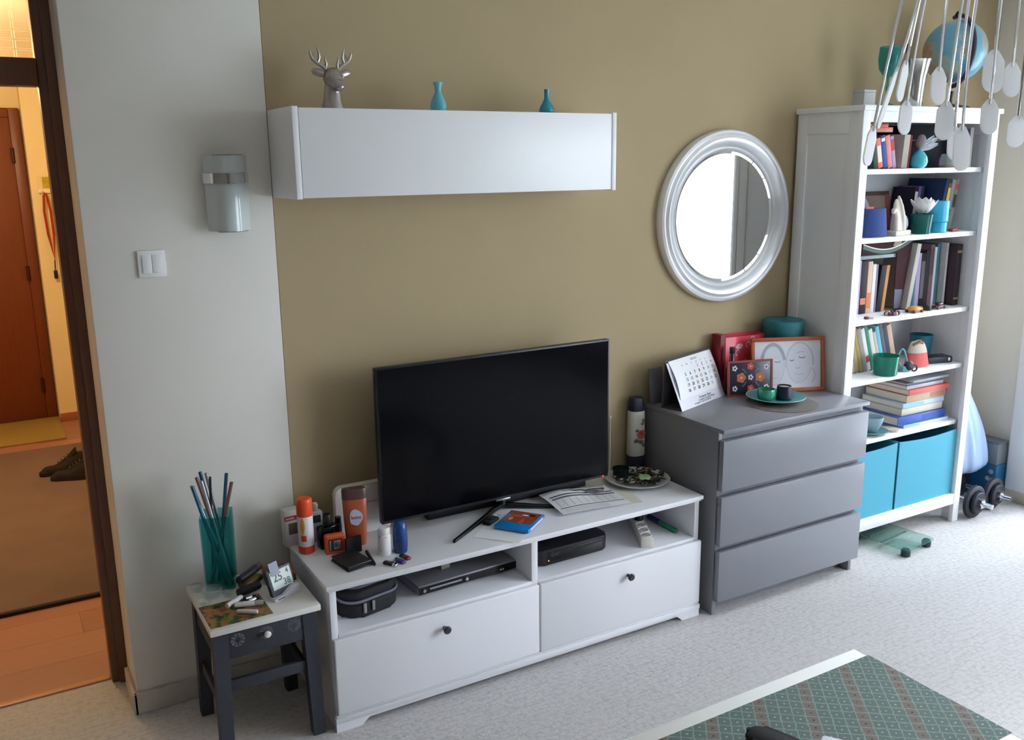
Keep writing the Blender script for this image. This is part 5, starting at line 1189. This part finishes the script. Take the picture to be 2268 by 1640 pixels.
trinket('keyring', 'silver and dark red keyring at the left edge of the third shelf', (2.470, -.312, z), [('ring', MB().tube([(.016*math.cos(2*PI*i/16), .016*math.sin(2*PI*i/16), .003) for i in range(16)], .002, 6, close=True), STEEL), ('fob', MB().box(-.035, -.014, -.008, .008, 0, .012, bev=.003), mat('oxblood', (92, 44, 56), .4))])
trinket('bead_bracelet', 'dark red bead bracelet before the ochre book on the third shelf', (2.630, -.300, z), [('bead', MB().ell((.036*math.cos(2*PI*i/12), .020*math.sin(2*PI*i/12), .009), (.009, .009, .009), 10, 6), [mat('oxblood', (92, 44, 56), .4), mat('pale_bead', (186, 168, 176), .3)][i % 3 == 0]) for i in range(12)])
trinket('carved_turtle', 'orange-brown carved turtle at the front of the third shelf', (2.775, -.306, z), [('shell', MB().ell((0, 0, .016), (.040, .024, .015), 18, 10), mat('amber_carving', (196, 138, 70), .45, var=.4, vscale=60)), ('head', MB().ell((.046, 0, .012), (.011, .009, .008), 12, 8), mat('amber_carving', (196, 138, 70), .45))]+[('foot', MB().ell((sx*.026, sy*.020, .006), (.010, .008, .006), 10, 6), mat('dark_carving', (92, 60, 40), .5)) for sx in (-1, 1) for sy in (-1, 1)])
trinket('lens_cap', 'black round cap standing beside the carved turtle', (2.872, -.300, z), [('disc', MB().lathe([(0, 0), (.018, 0), (.020, .003), (.020, .018), (.016, .022), (0, .022)], 20), BLACK), ('tab', MB().box(.016, .030, -.006, .006, 0, .008, bev=.002), BLACK)])
trinket('toy_car', 'small dark red toy car on the right of the third shelf', (2.958, -.302, z), [('body', MB().box(-.038, .038, -.014, .014, .006, .018, bev=.004), mat('maroon_toy', (110, 36, 44), .3)), ('cabin', MB().box(-.020, .018, -.012, .012, .018, .030, bev=.005), mat('toy_glass', (60, 56, 66), .2))]+[('wheel', MB().cyl((sx*.024, sy*.015-.002, .008), (sx*.024, sy*.015+.002, .008), .008, n=14), BLACK) for sx in (-1, 1) for sy in (-1, 1)])

# fourth shelf
z = SH[3]; G = 'books on the fourth shelf of the bookcase'
row(G, z, 2.452, -19, [('violet-blue booklet, leftmost on the fourth shelf', .016, .150, (112, 104, 160), .17, ()), ('white booklet leaning left on the fourth shelf', .022, .205, (206, 204, 204), .17, ()), ('pale beige book leaning left on the fourth shelf', .022, .222, (188, 172, 152), .17, ()), ('sand coloured book leaning left on the fourth shelf', .028, .228, (172, 152, 124), .17, ()),
    ('gold-olive book leaning left on the fourth shelf', .022, .224, (164, 142, 84), .17, ()), ('grey-mauve book leaning left on the fourth shelf', .026, .216, (150, 138, 136), .17, ()), ('bright white book with thin red print on the fourth shelf', .024, .214, (224, 222, 222), .17, ((.2, .35, INK_RED),)), ('green strapped book on the fourth shelf', .020, .228, (58, 138, 112), .17, ()),
    ('white book right of the green strapped one on the fourth shelf', .026, .205, (216, 212, 206), .17, ()), ('cream book in the middle of the fourth row', .020, .190, (200, 188, 170), .17, ()), ('sky blue book leaning on the fourth shelf', .024, .215, (104, 188, 210), .17, ()), ('slate grey book leaning on the fourth shelf', .024, .226, (96, 98, 110), .17, ()), ('charcoal grey book near the end of the fourth row', .024, .226, (74, 72, 80), .17, ()),
    ('peach-beige book, last of the leaning fourth row', .030, .214, (206, 176, 156), .18, ())], -.215, gap=.0008)
gc = thing('green_cup', 'translucent green plastic cup at the front of the fourth shelf', 'cup', (2.612, -.302, z))
part(gc, 'body', MB().lathe([(0, 0), (.048, 0), (.052, .006), (.058, .090), (.056, .090), (.049, .010), (0, .008)], 36), tint('green_clear_plastic', (120, 200, 180), .55, (26, 146, 124))); part(gc, 'filling', MB().lathe([(0, .010), (.046, .010), (.050, .050), (0, .055)], 24), mat('green_filling', (28, 120, 100), .5, bump=.8, bscale=40))
hp = thing('headphones', 'small teal headband with black ear pads on the fourth shelf', 'headphones', (2.735, -.300, z), rad(-20))
TLP = mat('teal_plastic', (98, 172, 182), .35)
part(hp, 'band', MB().tube([(-.040+.004*i, 0, .030+.075*math.sin(PI*i/16)) for i in range(17)], .004, 8), TLP)
for x_, y_ in ((-.036, -.004), (.026, -.002)): part(hp, 'ear_pad', MB().lathe([(0, 0), (.018, 0), (.022, .004), (.022, .014), (.016, .018), (0, .018)], 20, M=T(x_, y_, .024) @ R('X', 70)), BLACK)
part(hp, 'clip', MB().box(-.012, .030, -.018, .010, 0, .026, bev=.007), TLP); part(hp, 'loop', MB().tube([(.050+.013*math.cos(2*PI*i/14), -.016, .016+.014*math.sin(2*PI*i/14)) for i in range(14)], .004, 8, close=True), mat('dark_teal_rubber', (32, 62, 72), .5))
pu = thing('red_pouch', 'soft pouch, red below and cream above, on the fourth shelf', 'pouch', (2.880, -.265, z), rad(-8))
part(pu, 'lower', MB().grid(lambda u, v: (.072*(1-.25*v)*math.cos(2*PI*u), .034*math.sin(2*PI*u)*(1-.2*v), .001+.068*v), 26, 6), mat('coral_red_cloth', (206, 96, 92), .8, bump=.5, bscale=60))
part(pu, 'upper', MB().grid(lambda u, v: (.054*(1-.30*v*v)*math.cos(2*PI*u)-.006*v, .028*math.sin(2*PI*u)*(1-.5*v), .068+.052*v+.006*math.sin(4*PI*u)*v), 26, 6), mat('cream_cloth', (196, 182, 168), .85, bump=.5, bscale=60))
part(pu, 'brown_toggle', MB().tube([(-.042, -.012, .108), (-.010, -.018, .122), (.018, -.010, .112)], .007, 8), mat('brown_toggle', (128, 84, 66), .6))
solo('teal_cup', MB().lathe([(0, 0), (.042, 0), (.046, .004), (.055, .118), (.052, .118), (.044, .010), (0, .008)], 36), mat('deep_teal_plastic', (16, 106, 130), .35), 'deep teal cup at the back right of the fourth shelf', 'cup', (3.060, -.150, z))
tr_ = thing('black_tray', 'black shallow case at the right end of the fourth shelf', 'case', (3.045, -.262, z), rad(-14))
part(tr_, 'body', MB().box(-.080, .060, -.030, .045, 0, .032, bev=.006), mat('black_blue_plastic', (34, 34, 46), .4)); part(tr_, 'lid_line', MB().box(-.0805, .0605, -.0305, .0455, .018, .020), BLACK); part(tr_, 'catch', MB().box(.030, .044, -.034, -.029, .010, .026, bev=.002), STEEL)

# fifth shelf: a pile of flat books, a bowl
z = SH[4]; G = 'pile of flat books on the fifth shelf'
zz = z
for lb, x0, x1, th, cols, yf, band in (('pale blue-white folder, lowest of the pile', 2.775, 3.105, .016, (146, 184, 222), -.305, ((.35, .98, PAPER),)), ('bright blue box file near the bottom of the pile', 2.735, 3.085, .042, (42, 84, 168), -.300, ((.5, .9, mat('deep_blue_band', (36, 68, 150), .5)),)),
        ('cream thick book above the blue box file', 2.770, 3.070, .034, (206, 194, 174), -.290, ()), ('pale blue and white book in the middle of the pile', 2.775, 3.080, .026, (176, 196, 216), -.290, ((0.02, .5, mat('aqua_band', (128, 184, 200), .5)),)), ('tan brown book under the red one in the pile', 2.795, 3.080, .038, (186, 158, 134), -.292, ((.6, .97, mat('brown_band', (168, 126, 98), .5)),)),
        ('red book in the upper half of the pile', 2.800, 3.098, .026, (214, 92, 86), -.300, ()), ('light grey book above the red one in the pile', 2.795, 3.065, .018, (186, 184, 194), -.288, ()), ('dark grey thin book, second from the top of the pile', 2.800, 3.070, .012, (110, 112, 120), -.282, ()), ('silver-grey magazine, topmost of the pile', 2.830, 3.095, .012, (160, 164, 172), -.295, ())):
    flat(lb, G, x0, x1, yf, .235, zz, th-.001, cols, band=band); zz += th
bo = thing('teal_bowl', 'grey-teal tea bowl on its saucer left of the book pile', 'bowl', (2.585, -.275, z+.013))
part(bo, 'body', MB().lathe([(0, 0), (.024, 0), (.030, .008), (.046, .044), (.050, .070), (.047, .070), (.043, .044), (.026, .012), (0, .009)], 32), mat('grey_teal_glaze', (134, 164, 174), .3))
solo('saucer', MB().lathe([(0, 0), (.036, 0), (.042, .004), (.078, .016), (.076, .0185), (.040, .008), (0, .008)], 36), mat('saucer_teal', (94, 136, 140), .3), 'teal saucer under the tea bowl on the fifth shelf', 'saucer', (2.585, -.275, z))
solo('coaster', MB().lathe([(0, 0), (.036, 0), (.038, .002), (.038, .010), (.036, .012), (0, .012)], 28), mat('beige_coaster', (186, 178, 166), .6), 'small beige coaster right of the teal saucer on the fifth shelf', 'coaster', (2.702, -.292, z))
# two fabric boxes at the bottom
CYAN = mat('turquoise_fabric', (74, 160, 184), .75, bump=.25, bscale=900)
for lb, x0, x1 in (('turquoise fabric storage box, left one at the bottom of the bookcase', 2.300, 2.682), ('turquoise fabric storage box, right one at the bottom of the bookcase', 2.698, 3.118)):
    t = thing('storage_box', lb, 'storage box', ((x0+x1)/2, -.345, .140), 0, 'turquoise storage boxes'); w2 = (x1-x0)/2; H = .338
    fr_ = MB(); fr_.grid(lambda u, v: (-w2+2*w2*u, -.0015*math.sin(PI*u), (H-.010*math.sin(PI*u))*v), 14, 6, -.004)
    part(t, 'front', fr_, CYAN)
    part(t, 'back', MB().box(-w2, w2, .290, .294, 0, H), CYAN)
    for sx in (-1, 1): part(t, 'side', MB().box(sx*w2-(.004 if sx > 0 else 0), sx*w2+(0 if sx > 0 else .004), .004, .290, 0, H), CYAN)
    part(t, 'bottom', MB().box(-w2+.004, w2-.004, .004, .290, 0, .005), CYAN)

# ---------------------------------------------------------------- on top of the bookcase
zt = 1.977
Go = thing('globe', 'blue desk globe with dark meridian arm on top of the bookcase', 'globe', (3.050, -.195, zt))
gm = bpy.data.materials.new('globe_map'); gm.use_nodes = True
_n = gm.node_tree.nodes; _l = gm.node_tree.links; _b = _n['Principled BSDF']; _b.inputs['Roughness'].default_value = .3
_t = _n.new('ShaderNodeTexCoord'); _v = _n.new('ShaderNodeTexNoise'); _v.inputs['Scale'].default_value = 7.5; _v.inputs['Detail'].default_value = 5
_r = _n.new('ShaderNodeValToRGB'); _e = _r.color_ramp.elements; _e[0].position = .42; _e[0].color = lin((112, 168, 192)); _e[1].position = .72; _e[1].color = lin((190, 160, 144))
for p_, c_ in ((.49, (116, 172, 194)), (.50, (150, 178, 170)), (.56, (170, 172, 158)), (.63, (176, 134, 106))): q_ = _e.new(p_); q_.color = lin(c_)
_l.new(_t.outputs['Object'], _v.inputs['Vector']); _l.new(_v.outputs['Fac'], _r.inputs[0]); _l.new(_r.outputs[0], _b.inputs['Base Color'])
gc_ = Vector((0, 0, .258)); Rg = .136
part(Go, 'ball', MB().ell((0, 0, 0), (Rg, Rg, Rg), 48, 32, M=R('Y', 12)), gm, (0, 0, .258))
ARM = mat('dark_arm', (58, 52, 76), .35)
ax = Vector((-.42, -.91, 0)).normalized()
pts = []
for i in range(25):
    a = rad(-95+190*i/24+6); pts.append(gc_+ax*((Rg+.016)*math.cos(a))+Vector((0, 0, (Rg+.016)*math.sin(a))))
m = MB()
for p, q in zip(pts, pts[1:]): pass
m.tube(pts, .010, 8); part(Go, 'meridian_arm', m, ARM)
part(Go, 'pole_knob', MB().lathe([(0, 0), (.010, 0), (.014, .006), (.012, .016), (.005, .026), (0, .027)], 18, c=(.0, 0, .258+Rg+.010)), BLACK)
part(Go, 'stem', MB().lathe([(.012, .02), (.010, .05), (.014, .085), (0, .085)], 18), ARM)
part(Go, 'base', MB().lathe([(0, 0), (.090, 0), (.092, .006), (.080, .016), (.030, .026), (.012, .030), (0, .030)], 36), ARM)
gb = thing('teal_goblet', 'tall teal glass goblet at the left on top of the bookcase', 'goblet', (2.560, -.235, zt))
part(gb, 'bowl', MB().lathe([(.006, .125), (.022, .132), (.040, .160), (.046, .200), (.042, .250), (.040, .250), (.043, .200), (.037, .163), (.020, .138), (0, .134)], 36), tint('teal_goblet_glass', (186, 226, 224), .25, (70, 170, 168)))
part(gb, 'stem', MB().lathe([(.005, .02), (.0045, .06), (.009, .085), (.0045, .10), (.006, .127)], 20), tint('teal_goblet_glass', (186, 226, 224), .25, (70, 170, 168)))
part(gb, 'foot', MB().lathe([(0, 0), (.056, 0), (.056, .003), (.030, .012), (.006, .024), (0, .024)], 36), tint('teal_goblet_glass', (186, 226, 224), .25, (70, 170, 168)))
sv = thing('silver_vase', 'flared silver mirror-glass vase before the globe on the bookcase', 'vase', (2.740, -.225, zt))
part(sv, 'body', MB().lathe([(0, 0), (.040, 0), (.044, .008), (.046, .06), (.052, .13), (.066, .195), (.070, .205), (.064, .204), (.049, .135), (.042, .06), (0, .02)], 40), mat('mirror_glass_silver', (214, 214, 212), .12, .9))
part(sv, 'stick', MB().tube([(-.02, .02, .03), (-.045, .01, .27)], .004, 6), BLACK)
gx = thing('grey_box', 'small pale grey carton at the left front on top of the bookcase', 'box', (2.375, -.270, zt))
part(gx, 'body', MB().box(-.035, .035, -.03, .03, 0, .055, bev=.002), mat('pale_grey_card', (178, 176, 176), .6)); part(gx, 'lid', MB().box(-.036, .036, -.031, .031, .055, .066, bev=.002), mat('pale_grey_card', (178, 176, 176), .6))

# ---------------------------------------------------------------- floor things at the right
sc_ = thing('bathroom_scale', 'glass bathroom scale on dark feet half under the bookcase', 'scale', (2.655, -.375, 0), rad(7))
part(sc_, 'glass_top', MB().prism(rrect(.115, .155, .02), .034, .041, 'xy', bev=.0015), tint('green_tinted_glass', (226, 240, 236), .16, (132, 168, 160)))
for x_, y_ in ((-.088, -.128), (.088, -.128), (-.088, .128), (.088, .128)): part(sc_, 'foot', MB().lathe([(0, 0), (.018, 0), (.021, .004), (.021, .026), (.016, .034), (0, .034)], 20, c=(x_, y_, 0)), mat('dark_green_foot', (28, 62, 62), .4))
part(sc_, 'sensor_strip', MB().box(-.075, .075, .06, .10, .022, .033, bev=.002), mat('scale_grey', (112, 120, 124), .4)); part(sc_, 'crossbar', MB().box(-.10, .10, -.02, -.010, .028, .034), STEEL)
IRON = mat('cast_iron', (34, 36, 46), .6, bump=.3, bscale=120)
def dumbbell(label, x, yf, rz):
    t = thing('dumbbell', label, 'dumbbell', (x, yf, .083), rz, 'black dumbbells by the bookcase')
    for s_ in (0, 1):
        o_ = 0 if s_ == 0 else .235
        d_ = 1 if s_ == 0 else -1
        part(t, 'large_plate', MB().lathe([(0, 0), (.076, 0), (.083, .004), (.083, .020), (.076, .024), (.060, .024), (.056, .020), (.030, .020), (.026, .024), (0, .024)], 44, M=T(0, o_+d_*.024, 0) @ R('X', 90 if s_ == 0 else 90)), IRON)
        part(t, 'small_plate', MB().lathe([(0, 0), (.050, 0), (.055, .004), (.055, .016), (.050, .020), (.020, .020), (0, .020)], 36, M=T(0, o_+(-0.001 if s_ == 0 else .021), 0) @ R('X', 90)), IRON)
        st_ = MB()
        poly = [((.026 if i % 2 == 0 else .018)*math.cos(PI*i/6), (.026 if i % 2 == 0 else .018)*math.sin(PI*i/6)) for i in range(12)]
        st_.prism(poly, o_-.038 if s_ == 0 else o_+.022, o_-.022 if s_ == 0 else o_+.038, 'xz', bev=.002)
        part(t, 'star_collar', st_, CHROME)
    part(t, 'bar', MB().cyl((0, -.085, 0), (0, .278, 0), .0125, n=18), CHROME)
    return t
dumbbell('nearer black dumbbell with chrome collar beside the bookcase foot', 3.268, -.395, rad(2))
d2_ = dumbbell('farther black dumbbell lying behind the nearer one', 3.455, -.375, rad(3))
cb_ = thing('blue_box', 'blue carton with white flower dots in the room corner', 'box', (3.560, -.175, 0))
part(cb_, 'body', MB().box(-.0, .085, -.128, .15, 0, .195, bev=.002), mat('petrol_blue_card', (32, 104, 150), .5))
for y_, z_ in ((-.100, .155), (-.085, .115), (-.112, .112), (.00, .15), (.04, .12)):
    part(cb_, 'white_dot', MB().cyl((-.0008, y_, z_), (.0003, y_, z_), .013, n=14), mat('white_dot_print', (200, 212, 222), .5))
gb_ = thing('grey_bin', 'grey box standing on top of the blue carton in the corner', 'box', (3.560, -.175, .196))
part(gb_, 'body', MB().box(0, .085, -.125, .15, 0, .112, bev=.003), mat('blue_grey_box', (122, 130, 138), .6)); part(gb_, 'lid', MB().box(-.002, .087, -.127, .152, .112, .124, bev=.003), mat('blue_grey_lid', (104, 112, 122), .6))
bb_ = thing('blue_crate', 'bright blue crate behind the dumbbells beside the bookcase', 'crate', (3.334, -.058, 0))
part(bb_, 'body', MB().box(-.150, .050, -.040, .040, 0, .330, bev=.006), mat('bright_blue_plastic', (40, 126, 214), .4)); part(bb_, 'rim', MB().box(-.153, .053, -.043, .043, .330, .348, bev=.004), mat('bright_blue_plastic', (40, 126, 214), .4))
pb = thing('plastic_bag', 'pale blue-white plastic bag hanging against the right side of the bookcase', 'bag', (3.395, -.232, .185))
def bagf(u, v):
    a = 2*PI*u; t_ = v
    w_ = .150*(1-t_)**.45*(.55+.45*math.sin(PI*min(1, .22+t_*.5)))+.018; w_ *= (1 if t_ > .08 else .72+.28*math.sqrt(t_/.08))
    wr_ = 1+.05*math.sin(7*a+3*t_)+.04*math.sin(13*a-5*t_)
    return (1.05*w_*math.cos(a)*wr_-.165*t_**1.3, .50*w_*math.sin(a)*wr_, .52*t_)
bgm = bpy.data.materials.new('thin_bluish_plastic'); bgm.use_nodes = True
_b = bgm.node_tree.nodes['Principled BSDF']; _b.inputs['Base Color'].default_value = lin((160, 184, 220)); _b.inputs['Roughness'].default_value = .3; _b.inputs['Alpha'].default_value = .86; _b.inputs['Subsurface Weight'].default_value = 0.0
m = MB().grid(bagf, 64, 24); bmesh.ops.remove_doubles(m.bm, verts=m.bm.verts, dist=.0004); bmesh.ops.holes_fill(m.bm, edges=m.bm.edges, sides=80)
part(pb, 'bag', m, bgm, sharp=80)
part(pb, 'handle', MB().tube([(-.165, -.01, .515), (-.185, -.012, .545), (-.206, -.006, .560), (-.215, 0, .545)], [.012, .009, .006, .006], 8), bgm)

# ---------------------------------------------------------------- coffee table in the foreground
Ct = thing('coffee_table', 'white rectangular coffee table in the right foreground', 'coffee table', (0.607, -1.740, 0))
part(Ct, 'top', MB().box(-.450, .450, -.275, .275, .400, .450, bev=.002), mat('table_white', (246, 247, 245), .4))
for sx in (-1, 1):
    for sy in (-1, 1): part(Ct, 'leg', MB().box(sx*.425-.025, sx*.425+.025, sy*.250-.025, sy*.250+.025, 0, .400, bev=.001), mat('table_white', (246, 247, 245), .4))
def runner(u, v): return (-.452+.906*u, -.1755+.4065*v, .4520+.0006*math.sin(14*u)*math.sin(9*v))
rn = part(None, 'table_runner', MB().grid(runner, 40, 16, .0012), runner_mat(), (0.607, -1.740, 0)); tag(rn, 'green patterned cloth runner covering the middle of the coffee table', 'table runner')
gl_ = thing('glasses_case', 'black rounded case lying on the green runner at the picture bottom', 'case', (0.525, -1.692, .4535), rad(20))
part(gl_, 'lower', MB().prism(rrect(.034, .070, .03), 0, .020, 'xy', bev=.006), BLACK_MATTE); part(gl_, 'lid', MB().prism(rrect(.034, .070, .03), .021, .040, 'xy', bev=.010), BLACK_MATTE)
wp = thing('tissue_pack', 'white soft tissue pack lying on the green runner at the picture bottom', 'tissues', (0.640, -1.793, .4535), rad(35))
part(wp, 'pack', MB().box(-.045, .045, -.060, .060, 0, .030, bev=.010), mat('white_wrap', (232, 234, 240), .4)); part(wp, 'seal', MB().box(-.012, .012, -.056, .056, .0302, .0308), mat('pale_blue_label', (186, 196, 216), .5))

# ---------------------------------------------------------------- hanging lamp of steel rods with frosted paddles
La = thing('pendant_lamp', 'hanging lamp of curved steel rods ending in frosted white paddles', 'lamp', (1.165, -1.715, 2.60))
part(La, 'canopy', MB().lathe([(0, 0), (.060, 0), (.060, -.018), (.050, -.026), (0, -.026)], 32), CHROME)
part(La, 'hub', MB().lathe([(.006, -.026), (.006, -.075), (.040, -.080), (.044, -.100), (.034, -.112), (0, -.114)], 32), CHROME)
PADDLE = bpy.data.materials.new('frosted_acrylic'); PADDLE.use_nodes = True
_n = PADDLE.node_tree.nodes; _l = PADDLE.node_tree.links; _b = _n['Principled BSDF']
_b.inputs['Base Color'].default_value = lin((252, 252, 253)); _b.inputs['Roughness'].default_value = .3
_tr = _n.new('ShaderNodeBsdfTranslucent'); _tr.inputs[0].default_value = lin((252, 252, 253)); _ms = _n.new('ShaderNodeMixShader'); _ms.inputs[0].default_value = .55
_l.new(_b.outputs[0], _ms.inputs[1]); _l.new(_tr.outputs[0], _ms.inputs[2]); _l.new(_ms.outputs[0], _n['Material Output'].inputs[0])
leaves = [((.894, -1.584, 1.960), (.838, -1.587, 1.830), .030, 25), ((.860, -1.560, 1.835), (.836, -1.566, 1.750), .036, 10), ((.965, -1.550, 1.980), (.940, -1.556, 1.890), .036, 15), ((.914, -1.600, 1.888), (.897, -1.608, 1.816), .040, 0),
          ((1.000, -1.610, 1.962), (.985, -1.622, 1.880), .044, -5), ((.925, -1.690, 1.882), (.906, -1.700, 1.802), .040, -22), ((.968, -1.760, 1.884), (.955, -1.770, 1.812), .040, -18), ((.920, -1.735, 1.830), (.904, -1.750, 1.738), .040, -15), ((.945, -1.700, 1.830), (.934, -1.711, 1.760), .036, -10),
          ((1.125, -1.655, 2.000), (1.105, -1.670, 1.905), .050, -22), ((1.190, -1.660, 1.975), (1.172, -1.672, 1.898), .042, -18), ((1.060, -1.820, 1.912), (1.046, -1.835, 1.828), .046, -20), ((1.065, -1.845, 1.830), (1.052, -1.857, 1.764), .042, -18)]
rr_ = random.Random(11)
for i in range(11):
    a = rad(-95+i*13); r_ = rr_.uniform(.20, .30); zt_ = rr_.uniform(1.83, 1.98)
    p = Vector((1.165+r_*math.cos(a), -1.715+r_*math.sin(a), zt_)); leaves.append((tuple(p), (p.x+.010*math.cos(a), p.y+.010*math.sin(a), zt_-rr_.uniform(.070, .090)), rr_.uniform(.038, .048), math.degrees(a)+90))
O_ = Vector((1.165, -1.715, 2.60))
for top_, bot, wd, turn in leaves:
    t_, b_ = Vector(top_), Vector(bot)
    out = (t_-O_); out.z = 0; rad_ = out.length; out.normalize()
    s0 = O_+out*.030+Vector((0, 0, -.095)); pts = []
    ax_ = (b_-t_).normalized()
    c1 = s0+out*(rad_*.62)+Vector((0, 0, .02)); c2 = t_-ax_*.30
    for i in range(15):
        q = i/14; pts.append(s0*(1-q)**3+c1*3*q*(1-q)**2+c2*3*q*q*(1-q)+t_*q**3-O_)
    rod = part(La, 'rod', MB().tube(pts, .0032, 8), CHROME)
    L = (b_-t_).length
    M_ = Matrix.Translation(t_-O_) @ ax_.to_track_quat('Z', 'Y').to_matrix().to_4x4()
    side = M_.to_3x3() @ Vector((1, 0, 0))
    want = Vector((math.cos(rad(turn)), math.sin(rad(turn)), 0)); want = (want-ax_*want.dot(ax_)).normalized()
    yv = ax_.cross(want)
    M_ = Matrix((want, yv, ax_)).transposed().to_4x4(); M_.translation = t_-O_
    outl = []
    n_ = 9
    for i in range(n_): outl.append((.004+(wd/2-.004)*(i/(n_-1))**.8 if i else .003, L*.26*(i/(n_-1))))
    for i in range(7): a = rad(90*i/6); outl.append((wd/2*math.cos(a) if i else wd/2, L-wd/2+wd/2*math.sin(a)))
    poly = outl+[(-x_, z_) for x_, z_ in outl[::-1][1:]]
    part(La, 'paddle', MB().prism(poly, -.0018, .0018, 'xz', M=M_), PADDLE)
    tip = MB().tube([M_ @ Vector((-.003, .003, -.030)), M_ @ Vector((-.003, .003, .012))], .002, 6); part(rod, 'clamp', tip, CHROME)
